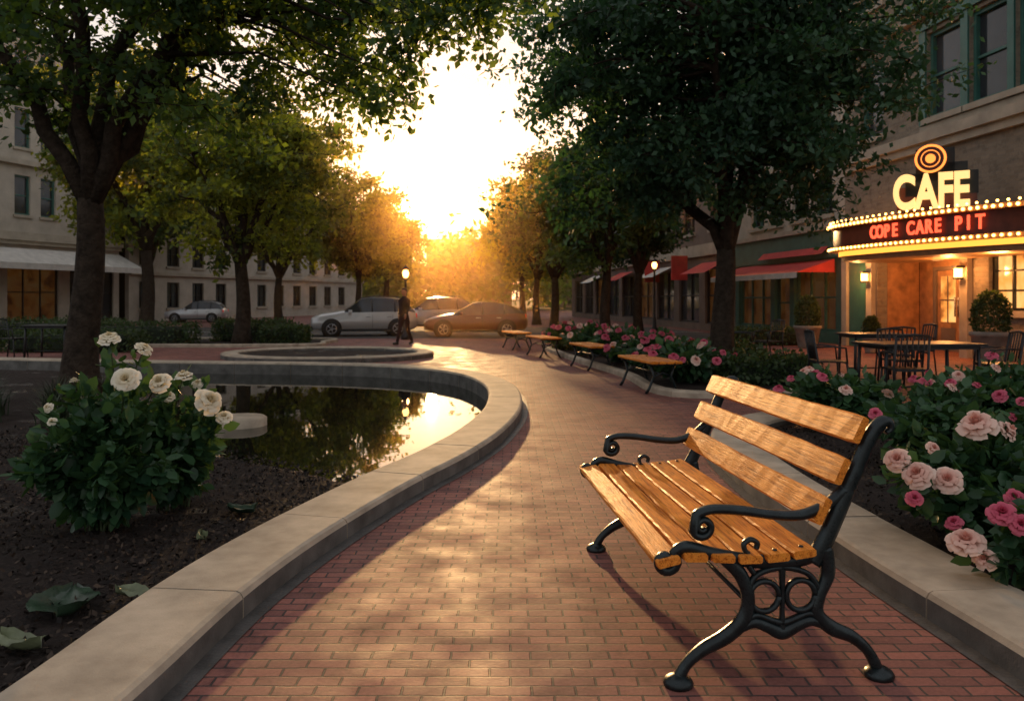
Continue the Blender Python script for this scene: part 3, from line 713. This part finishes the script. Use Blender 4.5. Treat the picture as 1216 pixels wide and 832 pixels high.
for a in (7.34,8.22):
    F2.box(a,a+.84,-1.247,-1.20,.13,2.09,M['woodwall']); F2.box(a+.14,a+.70,-1.199,-1.19,.75,1.95,M['warmglass'])
    F2.box(a+.40,a+.44,-1.189,-1.175,.75,1.95,M['brown']); F2.box(a+.14,a+.70,-1.174,-1.165,1.3,1.34,M['brown']); F2.box(a+.14,a+.70,-1.199,-1.185,.22,.6,M['brown'])
F2.mb.tube([F2.pt(8.14,-1.1,.9),F2.pt(8.14,-1.1,1.4)],.018,M['alloy'],6); F2.mb.tube([F2.pt(8.26,-1.1,.9),F2.pt(8.26,-1.1,1.4)],.018,M['alloy'],6)
F2.done('entrance_door',cafe)
mo=catmull([(10.2,20.9),(8.9,20.75),(8.15,20.35),(7.93,19.7),(8.02,18.9),(8.3,17.6),(8.8,16.2),(9.45,14.9),(10.2,13.9),(11.1,13.4)],8)
mo=[np.array(p) for p in mo]
def ringwall(mb,pl,z0,z1,inset,mat,mat2=None):
    a=offset(pl,inset); n=len(a)
    vs=[(p[0],p[1],z0) for p in a]+[(p[0],p[1],z1) for p in a]
    mb.add(vs,[(i,i+1,n+i+1,n+i) for i in range(n-1)],mat,True)
    bot=[(p[0],p[1],z0) for p in a]; top=[(p[0],p[1],z1) for p in a]
    mb.add(bot,[tuple(range(n))],mat2 or mat); mb.add(top,[tuple(range(n))],mat2 or mat)
mb=MB()
M['soffit']=simple('marquee_soffit',(.42,.22,.09),.5,var=.2)
M['marq']=simple('marquee_metal',(.10,.03,.02),.4,var=.3)
ringwall(mb,mo,2.62,3.08,.10,M['marq']); ringwall(mb,mo,3.082,3.18,-.02,M['soffit']); ringwall(mb,mo,2.52,2.618,.0,M['soffit'],M['soffit'])
ringwall(mb,mo,2.40,2.518,.22,M['strip'],M['soffit']); ringwall(mb,mo,2.28,2.398,.30,M['soffit'])
mb.obj('marquee',cafe)
mb=MB()
def bulbs(pl,off,z,step,rad):
    for p in resample(offset(pl,off),step):
        mb.lathe((p[0],p[1],z),[(0,-rad),(rad*.75,-rad*.7),(rad,0),(rad*.75,rad*.7),(0,rad)],M['bulb'],8)
bulbs(mo,-.035,3.13,.15,.034); bulbs(mo,-.02,2.57,.15,.030); bulbs(mo,.02,3.235,.2,.026)
mb.obj('marquee_bulbs',cafe)
def text(s,name,size,pos,nv,mat,parent,ext=.03,off=0,align='CENTER',sx=1):
    c=bpy.data.curves.new(name,'FONT'); c.body=s; c.size=size; c.extrude=ext; c.offset=off; c.align_x=align; c.align_y='CENTER'; c.materials.append(mat)
    o=bpy.data.objects.new(name,c); scene.collection.objects.link(o); nv=Vector(nv).normalized(); up=Vector((0,0,1)); rr=(-nv).cross(up)
    m=Matrix((rr*sx,up,nv)).transposed().to_4x4(); m.translation=Vector(pos); o.matrix_world=m; o.parent=parent; return o
ml=resample(offset(mo,.07),.02); arr=np.array(ml)
scr=arr[:,0]/arr[:,1]*F+608
vis=[i for i in range(len(arr)) if arr[i,1]<19.6]
i0=next(i for i in vis if scr[i]>1038); i1=next(i for i in vis if scr[i]>1164)
words="COPE CARE PIT"; 
for k,chh in enumerate(words):
    if chh==' ': continue
    i=int(i0+(i1-i0)*k/(len(words)-1)); t=arr[i+2]-arr[i-2]; t/=np.linalg.norm(t); nv=(t[1],-t[0],0)
    if nv[0]>0: nv=(-nv[0],-nv[1],0)
    text(chh,'neon_letter',.40,(arr[i,0]+nv[0]*.03,arr[i,1]+nv[1]*.03,2.85),nv,M['neon'],cafe,.015,.010,sx=.76)
sn=Vector((-.52,-.85,0)).normalized(); sc=Vector(P(1105,229,17.3))
text('CAFE','cafe_letters',1.02,sc,sn,M['cafeletter'],cafe,.05,.035,sx=.62)
sr=(-sn).cross(Vector((0,0,1)))
def signbox(mb,c,w,h,t,mat):
    vs=[c+sr*a*w/2+Vector((0,0,b*h/2))-sn*d for d in(.09,.09+t) for a,b in((-1,-1),(1,-1),(1,1),(-1,1))]
    mb.add(vs,[(3,2,1,0),(4,5,6,7),(0,1,5,4),(1,2,6,5),(2,3,7,6),(3,0,4,7)],mat)
mb=MB(); signbox(mb,sc+sr*.1+Vector((0,0,-.12)),1.55,.55,.16,M['marq']); signbox(mb,sc+sr*.2+Vector((0,0,.2)),1.4,.5,.12,M['darkmetal'])
signbox(mb,sc+sr*.08+Vector((0,0,.62)),.75,.7,.11,M['darkmetal']); signbox(mb,sc+sr*.45+Vector((0,0,.45)),.5,.4,.10,M['darkmetal'])
for a in(-.6,.7): mb.tube([tuple(sc+sr*a-sn*.15-Vector((0,0,.2))),tuple(sc+sr*a-sn*.15-Vector((0,0,.75)))],.03,M['darkmetal'],6)
def disc(mb,c,r0,r1,d,mat,n=32):
    vs=[]
    for k in range(n):
        a=2*math.pi*k/n
        for rr in(r0,r1): vs.append(c+sr*math.cos(a)*rr+Vector((0,0,math.sin(a)*rr))+sn*d)
    fs=[(2*k,2*k+1,(2*k+3)%(2*n),(2*k+2)%(2*n)) for k in range(n)]; mb.add(vs,fs,mat)
ec=sc+Vector((0,0,.74))
M['ring']=emit('emblem_ring',(1,.28,.05),1.8)
disc(mb,ec,.26,.31,.02,M['ring']); disc(mb,ec,0.001,.26,.012,M['marq']); disc(mb,ec,.17,.19,.03,M['ring']); disc(mb,ec,.001,.10,.03,M['ring'])
mb.obj('sign_board',cafe)
mb=MB()
for a in (6.33,10.08):
    p=F1.pt(a,.26,1.95); mb.box((p[0],p[1],p[2]),(.13,.13,.2),M['lamp']); mb.box((p[0],p[1],p[2]+.14),(.2,.2,.05),M['darkmetal']); mb.box((p[0],p[1],p[2]-.13),(.16,.16,.04),M['darkmetal'])
    q=F1.pt(a,.15,1.95); mb.tube([q,(p[0],p[1],p[2]+.14)],.02,M['darkmetal'],6)
mb.obj('wall_lanterns',cafe)
def point(loc,e,col,rad=.1,parent=None,name='lamp_or_fill_light'):
    l=bpy.data.lights.new(name,'POINT'); l.energy=e; l.color=col; l.shadow_soft_size=rad; o=bpy.data.objects.new(name,l); scene.collection.objects.link(o); o.location=loc; o.parent=parent
point(F1.pt(6.33,.5,2.0),75,(1,.40,.11),.1,cafe); point(F1.pt(10.08,.5,2.0),75,(1,.40,.11),.1,cafe); point(F1.pt(8.2,-.6,2.3),50,(1,.42,.13),.15,cafe); point(F1.pt(4.3,.9,2.15),90,(1,.42,.13),.2,cafe)  # last two are added fills without fixtures, warming entrance and marquee underside
shop=empty('green_storefront_building'); F3=Facade(O,u,n)
ops=[(12.0,14.6,.35,2.45),(14.9,16.0,.0,2.45),(16.3,19.0,.35,2.45)]
wu=[(12.2,13.3,3.95,5.3),(13.6,14.7,3.95,5.3),(15.4,16.5,3.95,5.3),(16.8,17.9,3.95,5.3)]; wu2=[(a,b,6.5,8.1) for a,b,_,_ in wu]; wu3=[(a,b,9.2,10.8) for a,b,_,_ in wu]
F3.wall(11.52,19.3,0,2.8,ops,M['green']); F3.wall(11.52,19.3,2.802,12,wu+wu2+wu3,M['cream'])
F3.box(11.52,19.3,.003,.12,2.6,3.45,M['green']); F3.box(11.52,19.3,.003,.22,3.452,3.6,M['stone'])
for w in wu+wu2+wu3: F3.window(*w,M['green'],M['glass'],2,2,.07,M['stone'])
for w in ops: F3.window(*w,M['green'],M['dimglass'],3 if w[1]-w[0]>2 else 1,2,.08)
F3.box(11.52,19.3,-9,-.301,0,11.9,M['dark'])
for z in (5.7,8.5): F3.box(11.52,19.3,.004,.14,z,z+.18,M['stone'])
F3.poly([(11.9,.1,2.55),(18.6,.1,2.55),(18.6,1.3,2.15),(11.9,1.3,2.15)],M['red']); F3.poly([(11.9,1.3,2.15),(18.6,1.3,2.15),(18.6,1.3,1.98),(11.9,1.3,1.98)],M['whiteawn'])
F3.poly([(11.9,.1,2.55),(11.9,1.3,2.15),(11.9,.1,2.15)],M['red'])
F3.poly([(12.2,.13,2.95),(16.6,.13,2.95),(16.6,.35,2.72),(12.2,.35,2.72)],M['red'])
F3.done('walls_windows_awning',shop)
row=empty('brown_shop_building'); F4=Facade(O,u,n); ops=[]; a=19.9
while a<48: ops.append((a,a+2.6,.3,2.7)); a+=3.3
wu=[(o[0]+.5,o[0]+2.0,z,z+1.5) for o in ops for z in(4.3,7.0)]
F4.wall(19.32,50,0,9.5,ops+wu,M['brown']); 
for i,o_ in enumerate(ops): F4.window(*o_,M['darkmetal'],M['dimglass'] if i%3==0 else M['glass'],2,2,.08)
for o_ in wu: F4.window(*o_,M['darkmetal'],M['glass'],2,2,.08,M['stone'])
F4.box(19.32,50,.003,.15,3.2,3.7,M['stone']); F4.box(19.32,50,.003,.25,9.1,9.5,M['stone']); F4.box(19.32,50,-9,-.301,0,9.4,M['dark'])
for k in (0,2,4,6):
    a=19.8+3.3*k; F4.poly([(a,.1,2.9),(a+2.8,.1,2.9),(a+2.8,1.1,2.4),(a,1.1,2.4)],M['red'] if k%4==0 else M['whiteawn'])
F4.box(24.2,24.3,.16,.9,2.2,3.3,M['red']); F4.box(28.2,28.3,.16,.9,2.2,3.3,M['red'])
F4.done('walls_windows_awnings',row)
lb=empty('cream_storefront_building')
F5=Facade((-27.5,32),(4.6,14),(1,-.33)); ops=[(a,a+3.0,.2,3.2) for a in (0.5,4.2,7.9,11.6)]
wu=[(a+.4+k*1.5,a+1.3+k*1.5,z,z+2.0) for a in (0.5,4.2,7.9,11.6) for k in(0,1) for z in (5.6,9.0,12.2)]
F5.wall(-8,15,0,15,ops+wu,M['cream'])
for i,o_ in enumerate(ops): F5.window(*o_,M['darkmetal'],M['glass'] if i%2 else M['dimglass'],3,2,.08)
for o_ in wu: F5.window(*o_,M['green'],M['glass'],1,2,.08,M['stone'])
F5.box(-8,15,.003,.35,4.3,4.7,M['stone']); F5.box(-8,15,.003,.2,4.1,4.3,M['stone']); F5.box(-8,15,.003,.3,8.1,8.35,M['stone'])
F5.box(-8,15,-9,-.301,0,14.9,M['dark'])
F5.poly([(.4,.2,3.9),(14.8,.2,3.9),(14.8,1.9,3.1),(.4,1.9,3.1)],M['whiteawn']); F5.poly([(.4,1.9,3.1),(14.8,1.9,3.1),(14.8,1.9,2.8),(.4,1.9,2.8)],M['whiteawn'])
F5.done('walls_windows_awning',lb)
lb2=empty('cream_terrace_building'); F6=Facade((-22.6,47),(4.6,14),(1,-.33)); wu=[(a,a+1.1,z,z+1.6) for a in np.arange(.8,26,2.3) for z in (.8,3.4,5.8)]
F6.wall(0,28,0,8.6,wu,M['cream'])
for o_ in wu: F6.window(*o_,M['darkmetal'],M['glass'],2,2,.08,M['stone'])
F6.box(0,28,.003,.3,8.2,8.7,M['stone']); F6.box(0,28,.003,.2,2.8,3.0,M['stone']); F6.box(0,28,-8,-.301,0,8.5,M['dark']); F6.done('walls_windows',lb2)
for i,(x,y,w,h) in enumerate([(-14,130,14,11),(4,135,12,10),(-32,128,14,13)]):
    e=empty('distant_building'); Fd=Facade((x,y),(1,0),(0,-1)); wu=[(a,a+1.2,z,z+1.7) for a in np.arange(1,w-1.5,2.4) for z in np.arange(1.5,h-2,2.8)]
    Fd.wall(0,w,0,h,wu,M['brown'])
    for o_ in wu: Fd.window(*o_,M['darkmetal'],M['glass'],1,2,.1)
    Fd.box(0,w,-8,-.301,0,h,M['dark']); Fd.box(-.2,w+.2,.003,.3,h-.4,h+.1,M['stone']); Fd.done('walls',e)
# ---------------------------------------------------------------- furniture
def chair(loc,rz):
    mb=MB(); m=M['darkmetal']
    for k in range(6): mb.box((-.19+.076*k,0,.45),(.06,.42,.02),m)
    mb.box((0,.2,.44),(.44,.03,.03),m); mb.box((0,-.2,.44),(.44,.03,.03),m)
    for sx in(-1,1):
        mb.tube([(sx*.21,-.2,.44),(sx*.23,-.24,0)],.016,m,6); mb.tube([(sx*.21,.25,0),(sx*.21,.2,.44),(sx*.2,.27,.88)],.016,m,6)
        mb.tube([(sx*.21,.23,.66),(sx*.24,.0,.67),(sx*.23,-.18,.65),(sx*.22,-.2,.45)],.014,m,6)
    mb.tube([(-.2,.27,.88),(0,.30,.90),(.2,.27,.88)],.018,m,6)
    for k in range(5): mb.tube([(-.14+.07*k,.21,.48),(-.14+.07*k,.28,.88)],.010,m,5)
    return mb.obj('metal_chair',None,loc,rz)
def table(loc,w=1.4,d=.8,rz=0):
    mb=MB(); m=M['darkmetal']; mb.box((0,0,.74),(w,d,.035),m,bev=.008)
    mb.box((0,0,.70),(w*.9,d*.85,.04),m)
    for sx in(-1,1):
        for sy in(-1,1): mb.tube([(sx*w*.44,sy*d*.4,.72),(sx*w*.46,sy*d*.42,0)],.025,m,6)
    mb.tube([(-w*.44,0,.15),(w*.44,0,.15)],.015,m,6); return mb.obj('cafe_table',None,loc,rz)
table((5.55,10.9,0),1.45,.85,.08)
chair((5.1,10.35,0),3.05); chair((6.75,11.1,0),-1.7); chair((4.6,11.6,0),1.5); chair((5.8,11.9,0),.1)
chair((4.75,16.4,0),1.2); chair((5.5,17.1,0),-1.2)
table((6.3,13.9,0),1.0,.8); chair((7.2,14.2,0),-1.5); chair((6.3,13.1,0),3.1)
table((-10.6,18.4,0),1.0,.8); chair((-9.9,18.4,0),-1.5); chair((-11.5,18.3,0),1.5); chair((-10.3,19.3,0),.1); chair((-12.3,17.8,0),-1.4)
def planter(loc,seed,h=.62,r=.34,H=.85):
    e=empty('potted_shrub'); mb=MB()
    mb.lathe(loc,[(0,0),(r*.7,0),(r*.75,.05),(r,h*.85),(r*1.1,h*.87),(r*1.1,h),(r*.95,h),(r*.9,h-.05),(0,h-.05)],M['terracotta'],24); mb.obj('pot',e)
    rr=np.random.default_rng(seed); n=2600; t=rr.random(n)**.8; a=rr.random(n)*6.28; rad=r*1.0*np.sqrt(np.clip(np.sin(np.pi*(t*.78+.2)),0,1))*(.55+.45*rr.random(n)**.4)
    q=np.stack([loc[0]+rad*np.cos(a),loc[1]+rad*np.sin(a),loc[2]+h-.05+H*t],1); leafmesh('shrub',q,.07,rr.random(n),M['leaf_hedge'],e,seed)
planter((F1.pt(11.0,1.5,0)[0]-.2,22.0,0),1); p=F1.pt(4.2,1.6,0); planter((p[0]+.45,16.0,0),2,.7,.36,.85); planter((p[0]-.2,19.9,0),3,.4,.2,.55)
def street_lamp(loc,H=2.9):
    e=empty('street_lamp'); mb=MB(); x,y,_=loc
    mb.lathe((x,y,0),[(0,0),(.16,0),(.16,.12),(.09,.2),(.07,.5),(.045,.6),(.04,H-.4),(.06,H-.36),(.1,H-.3),(0,H-.3)],M['darkmetal'],14)
    mb.obj('post',e); mb=MB(); mb.lathe((x,y,H-.3),[(.05,0),(.10,.08),(.115,.17),(.08,.26),(0,.30)],M['lamp'],14); mb.obj('globe',e)
    mb=MB(); mb.lathe((x,y,H),[(.11,-.02),(.09,.05),(.03,.1),(0,.16)],M['darkmetal'],12); mb.obj('cap',e)
    point((x,y,H-.5),10,(1,.5,.18),.12,e)
street_lamp((-3.55,26.6,0),2.35); street_lamp((5.9,33,0),2.9)
# ---------------------------------------------------------------- cars
def car(loc,rz,paint,sc,name,suv=True):
    root=empty(name,loc,rz); root.scale=(sc,sc,sc); mb=MB()
    H=1.62 if suv else 1.50; belt=1.0 if suv else .95
    if suv: st=[(-2.22,.45,.70,.66,.70,.60),(-2.12,.32,.84,.74,.80,.70),(-1.75,.24,.90,.84,.92,.76),(-1.2,.2,.92,.92,1.00,.78),(-.85,.2,.93,belt,belt+.06,.76),(-.15,.2,.94,belt+.01,H-.06,.62),(.25,.2,.94,belt+.02,H,.62),(.95,.2,.94,belt+.03,H-.01,.61),(1.5,.2,.93,belt+.04,H-.06,.60),(1.85,.24,.92,belt+.04,H-.22,.60),(2.12,.30,.88,belt-.02,belt+.06,.66),(2.24,.45,.78,.72,.78,.62)]
    else: st=[(-2.22,.42,.70,.60,.64,.60),(-2.12,.30,.84,.68,.74,.70),(-1.75,.22,.90,.77,.84,.76),(-1.25,.2,.92,.85,.92,.78),(-.95,.2,.93,.92,.97,.76),(-.1,.2,.94,.94,H-.06,.62),(.3,.2,.94,.95,H,.61),(.9,.2,.94,.97,H-.03,.60),(1.4,.2,.93,.99,H-.12,.58),(1.75,.24,.92,1.01,H-.26,.56),(2.14,.30,.88,.98,1.06,.62),(2.26,.45,.78,.72,.80,.62)]
    K=11; vs=[]
    for (x,zb,w,zB,zr,wr) in st:
        half=[(w*.80,zb),(w*.97,zb+.10),(w,zb+(zB-zb)*.55),(w*.965,zB),(wr,zr)]
        full=[(a,z) for a,z in half]+[(0,zr+.035)]+[(-a,z) for a,z in half[::-1]]
        vs+=[(x,a,z) for a,z in full]
    body=[];glass=[];n=len(st)
    for i in range(n-1):
        for k in range(K-1):
            f=(i*K+k,i*K+k+1,(i+1)*K+k+1,(i+1)*K+k)
            g_=(k in(3,6) and 4<=i<=9) or (k in(4,5) and i in(4,9))
            (glass if g_ else body).append(f)
        body.append((i*K+K-1,i*K,(i+1)*K,(i+1)*K+K-1))
    body.append(tuple(range(K))); body.append(tuple((n-1)*K+k for k in range(K)))
    mb.add(vs,body,paint,True); mb.add(vs,glass,M['glass'],False)
    for sy in(-1,1):
        for x in(.30,1.25):
            mb.tube([(x,sy*.915,belt+.02),(x-.02 if x<1 else x+.0,sy*.635,H-.03 if x<1 else H-.06)],.03,M['darkmetal'],5)
        mb.box((.3,sy*.945,.62),(.012,.006,.6),M['darkmetal']); mb.box((1.15,sy*.943,.62),(.012,.006,.6),M['darkmetal'])
        mb.box((0,sy*.935,.27),(2.3,.05,.1),M['darkmetal'])
        mb.box((-.62,sy*1.02,belt+.05),(.16,.18,.13),paint,bev=.02)
        for hx in (.12,1.0): mb.box((hx,sy*.955,.82),(.2,.03,.03),M['alloy'])
        if suv: mb.tube([(-.1,sy*.58,H),(.4,sy*.58,H+.07),(1.4,sy*.58,H+.05),(1.6,sy*.58,H-.05)],.02,M['darkmetal'],5)
        mb.box((-2.08,sy*.66,.72 if suv else .66),(.16,.26,.13),M['head'],rz=sy*.35,bev=.02); mb.box((2.15,sy*.74,.86),(.1,.18,.22),M['tail'],bev=.02)
        for wx in(-1.38,1.36):
            mb.lathe((wx,sy*.80,.34),[(.0,sy*.155),(.42,sy*.155),(.42,-sy*.1)],M['dark'],22,'y')
            mb.lathe((wx,sy*.82,.33),[(.20,sy*.15),(.22,sy*.165),(.31,sy*.165),(.335,sy*.13),(.335,-sy*.08)],M['rubber'],26,'y')
            mb.lathe((wx,sy*.82,.33),[(.0,sy*.17),(.05,sy*.172),(.06,sy*.158)],M['alloy'],14,'y')
            mb.lathe((wx,sy*.82,.33),[(.185,sy*.158),(.215,sy*.168),(.22,sy*.15)],M['alloy'],26,'y')
            for k in range(5):
                a=2*math.pi*k/5; mb.tube([(wx+.03*math.cos(a),sy*.983,.33+.03*math.sin(a)),(wx+.2*math.cos(a),sy*.983,.33+.2*math.sin(a))],[.03,.022],M['alloy'],5)
    mb.box((-2.2,0,.56),(.06,.85,.14),M['darkmetal']); mb.box((-2.17,0,.36),(.1,1.2,.12),M['darkmetal']); mb.box((2.22,0,.5),(.05,.5,.12),M['paint'])
    mb.obj('body_and_wheels',root)
def paintm(name,c,metal=.6):
    m,nt,b=newmat(name); b.inputs['Base Color'].default_value=(*c,1); b.inputs['Metallic'].default_value=metal; b.inputs['Roughness'].default_value=.3; b.inputs['Coat Weight'].default_value=.8
    v=coords(nt); bump(nt,nz(nt,v,3,2),.03,.01,b); return m
silver=paintm('silver_car_paint',(.50,.50,.50),.35); black=paintm('dark_red_car_paint',(.055,.012,.014),0)
car((-5.5,29.6,0),.24,silver,.86,'silver_suv_car'); car((-1.35,29.2,0),.06,black,.83,'dark_wagon_car',False)
car((-3.6,34.5,0),.3,silver,.88,'silver_suv_car'); car((-18.4,46.5,0),.1,silver,.75,'silver_suv_car')
# ---------------------------------------------------------------- person (walking)
def person(loc,rz,H=1.68):
    root=empty('pedestrian',loc,rz); s=H/1.76; root.scale=(s,s,s)
    M['cloth']=simple('dark_jacket',(.018,.013,.014),.8,spec=.2); M['trous']=simple('dark_trousers',(.030,.014,.014),.85,spec=.2); M['skin']=simple('skin',(.32,.17,.11),.55,var=.1); M['hair']=simple('hair',(.015,.01,.008),.6); M['shoe']=simple('shoes',(.02,.018,.015),.5)
    def fuse(mb,name,vox=.014,it=4):
        o=mb.obj(name,root); a=o.modifiers.new('remesh','REMESH'); a.mode='VOXEL'; a.voxel_size=vox; a.use_smooth_shade=True
        b=o.modifiers.new('smooth','SMOOTH'); b.iterations=it; b.factor=.5; return o
    mb=MB(); c=M['cloth']
    mb.loft([(0,0,.86,.148,.105),(0,0,.94,.150,.108),(0,0,1.05,.135,.10),(0,0,1.16,.138,.10),(0,.005,1.28,.165,.11),(0,.01,1.38,.185,.105),(0,.01,1.43,.165,.09),(0,.005,1.47,.09,.07),(0,0,1.51,.06,.06)],c)
    mb.tube([(-.165,.0,1.405),(-.20,.05,1.28),(-.215,.08,1.15),(-.20,.03,1.02),(-.19,-.02,.92)],[.058,.054,.048,.042,.036],c,10)
    mb.tube([(.165,.0,1.405),(.20,-.02,1.28),(.215,-.03,1.15),(.205,-.10,1.03),(.195,-.17,.95)],[.058,.054,.048,.042,.036],c,10)
    fuse(mb,'jacket')
    mb=MB(); c=M['trous']
    mb.loft([(0,0,.80,.12,.09),(0,0,.86,.142,.10),(0,0,.95,.138,.10)],c)
    mb.tube([(-.075,0,.90),(-.085,-.06,.68),(-.085,-.11,.50),(-.085,-.17,.28),(-.085,-.24,.09)],[.088,.080,.062,.054,.046],c,12)
    mb.tube([(.075,0,.90),(.085,.05,.68),(.085,.06,.50),(.085,.17,.30),(.085,.27,.12)],[.088,.080,.062,.054,.046],c,12)
    fuse(mb,'trousers')
    mb=MB(); mb.tube([(-.085,-.20,.045),(-.085,-.29,.05),(-.085,-.40,.045),(-.085,-.44,.05)],[.045,.044,.038,.02],M['shoe'],10); mb.tube([(-.085,-.24,.12),(-.085,-.25,.05)],[.04,.042],M['shoe'],8); fuse(mb,'shoe_front',.012,2)
    mb=MB(); mb.tube([(.085,.31,.11),(.085,.24,.06),(.085,.15,.035),(.085,.12,.03)],[.042,.042,.033,.02],M['shoe'],10); mb.tube([(.085,.27,.14),(.085,.27,.08)],[.04,.042],M['shoe'],8); fuse(mb,'shoe_back',.012,2)
    mb=MB(); mb.loft([(0,.005,1.46,.052,.052),(0,.0,1.53,.050,.055),(0,-.012,1.555,.055,.075),(0,-.01,1.60,.068,.088),(0,-.005,1.65,.075,.094),(0,0,1.70,.070,.088),(0,.0,1.735,.045,.06),(0,0,1.75,.015,.02)],M['skin'])
    mb.tube([(0,-.09,1.655),(0,-.115,1.615),(0,-.09,1.607)],[.008,.014,.01],M['skin'],6)
    for sx in(-1,1): mb.tube([(sx*.072,.005,1.60),(sx*.082,.012,1.65)],[.010,.016],M['skin'],6)
    fuse(mb,'head',.008,2)
    mb=MB(); mb.loft([(0,.035,1.60,.068,.065),(0,.025,1.66,.082,.085),(0,.012,1.70,.080,.098),(0,.008,1.745,.060,.075),(0,.008,1.768,.025,.03)],M['hair']); fuse(mb,'hair',.01,2)
    mb=MB()
    for sx in(-1,1): mb.tube([(sx*.03-.008,-.093,1.648),(sx*.03+.008,-.094,1.648)],.006,M['hair'],6)
    mb.tube([(-.02,-.092,1.582),(.02,-.092,1.582)],.005,M['red'],5); mb.obj('eyes_and_mouth',root)
    for sx,hx,hy,hz in((-1,-.19,-.02,.92),(1,.195,-.17,.95)):
        mb=MB(); mb.tube([(hx,hy,hz+.01),(hx,hy-.01,hz-.05),(hx,hy-.015,hz-.09)],[.024,.032,.028],M['skin'],8)
        for k in range(4):
            y0=-.033+.02*k; l=(.065,.08,.075,.055)[k]
            mb.tube([(hx,hy+y0,hz-.08),(hx-sx*.008,hy+y0,hz-.08-l*.6),(hx-sx*.025,hy+y0,hz-.08-l)],[.009,.0085,.007],M['skin'],6)
        mb.tube([(hx,hy-.03,hz-.03),(hx-sx*.01,hy-.055,hz-.065),(hx-sx*.02,hy-.06,hz-.09)],[.011,.009,.008],M['skin'],6); mb.obj('hand',root)
g=G(480,409); person((g[0],g[1],0),-.55)
# ---------------------------------------------------------------- haze, sun, sky, camera
hz=MB(); hz.box((-6,75,5.6),(170,118,13),None); 
mh=bpy.data.materials.new('evening_haze'); mh.use_nodes=True; nt=mh.node_tree; nt.nodes.clear()
vo=nt.nodes.new('ShaderNodeVolumeScatter'); vo.inputs['Color'].default_value=(1,.56,.20,1); vo.inputs['Density'].default_value=.0023; vo.inputs['Anisotropy'].default_value=.83
ou=nt.nodes.new('ShaderNodeOutputMaterial'); nt.links.new(vo.outputs[0],ou.inputs['Volume'])
hz.mats=[mh]; hz.m=[0]*6; hz.obj('evening_haze')
az,el=R(-5.8),R(7.2)
sv=Vector((math.sin(az)*math.cos(el),math.cos(az)*math.cos(el),math.sin(el)))
L=bpy.data.lights.new('sun','SUN'); L.energy=5.0; L.angle=R(.8); L.color=(1,.54,.21); so=bpy.data.objects.new('sun',L); scene.collection.objects.link(so)
so.rotation_euler=sv.to_track_quat('Z','Y').to_euler(); so.location=(0,50,20)
w=bpy.data.worlds.new('World'); scene.world=w; w.use_nodes=True; nt=w.node_tree; bg=nt.nodes['Background']; out=nt.nodes['World Output']
sky=nt.nodes.new('ShaderNodeTexSky'); sky.sky_type='NISHITA'; sky.sun_disc=False; sky.sun_elevation=el; sky.sun_rotation=az; sky.dust_density=1.5; sky.air_density=1.2; sky.ozone_density=.8
nt.links.new(sky.outputs[0],bg.inputs[0]); bg.inputs[1].default_value=.03
tc=nt.nodes.new('ShaderNodeTexCoord'); dp=nt.nodes.new('ShaderNodeVectorMath'); dp.operation='DOT_PRODUCT'; nt.links.new(tc.outputs['Generated'],dp.inputs[0]); dp.inputs[1].default_value=sv
sx_=nt.nodes.new('ShaderNodeSeparateXYZ'); nt.links.new(tc.outputs['Generated'],sx_.inputs[0])
low=nt.nodes.new('ShaderNodeMapRange'); low.inputs[1].default_value=0; low.inputs[2].default_value=.22; low.inputs[3].default_value=1; low.inputs[4].default_value=0; nt.links.new(sx_.outputs[2],low.inputs[0])
mxx=nt.nodes.new('ShaderNodeMath'); mxx.operation='MAXIMUM'; nt.links.new(dp.outputs['Value'],mxx.inputs[0]); mxx.inputs[1].default_value=0
def glow(pw,col,st,prev,fac=None):
    p=nt.nodes.new('ShaderNodeMath'); p.operation='POWER'; nt.links.new(mxx.outputs[0],p.inputs[0]); p.inputs[1].default_value=pw
    m=nt.nodes.new('ShaderNodeMath'); m.operation='MULTIPLY'; nt.links.new(p.outputs[0],m.inputs[0]); m.inputs[1].default_value=st
    o=m.outputs[0]
    if fac is not None:
        m2=nt.nodes.new('ShaderNodeMath'); m2.operation='MULTIPLY'; nt.links.new(o,m2.inputs[0]); nt.links.new(fac,m2.inputs[1]); o=m2.outputs[0]
    b=nt.nodes.new('ShaderNodeBackground'); b.inputs[0].default_value=(*col,1); nt.links.new(o,b.inputs[1])
    a=nt.nodes.new('ShaderNodeAddShader'); nt.links.new(prev,a.inputs[0]); nt.links.new(b.outputs[0],a.inputs[1]); return a.outputs[0]
amb=nt.nodes.new('ShaderNodeBackground'); amb.inputs[0].default_value=(.94,.91,.94,1); amb.inputs[1].default_value=.54
a0=nt.nodes.new('ShaderNodeAddShader'); nt.links.new(bg.outputs[0],a0.inputs[0]); nt.links.new(amb.outputs[0],a0.inputs[1])
s_=glow(5,(1,.78,.60),.42,a0.outputs[0]); s_=glow(120,(1,.46,.08),.45,s_); s_=glow(900,(1,.75,.35),2.4,s_); s_=glow(22,(1,.26,.01),.75,s_,low.outputs[0])
nt.links.new(s_,out.inputs[0])
cam=bpy.data.cameras.new('camera'); cam.lens=28*F/945.8; cam.sensor_width=36; cam.shift_y=-(416-HY)/1216; cam.clip_end=3000; cam.clip_start=.05
cam.dof.use_dof=True; cam.dof.focus_distance=3.9; cam.dof.aperture_fstop=4.5
co=bpy.data.objects.new('camera',cam); scene.collection.objects.link(co); co.location=(0,0,CH); co.rotation_euler=(R(90),0,0); scene.camera=co
scene.view_settings.view_transform='Standard'; scene.view_settings.look='None'; scene.view_settings.exposure=0
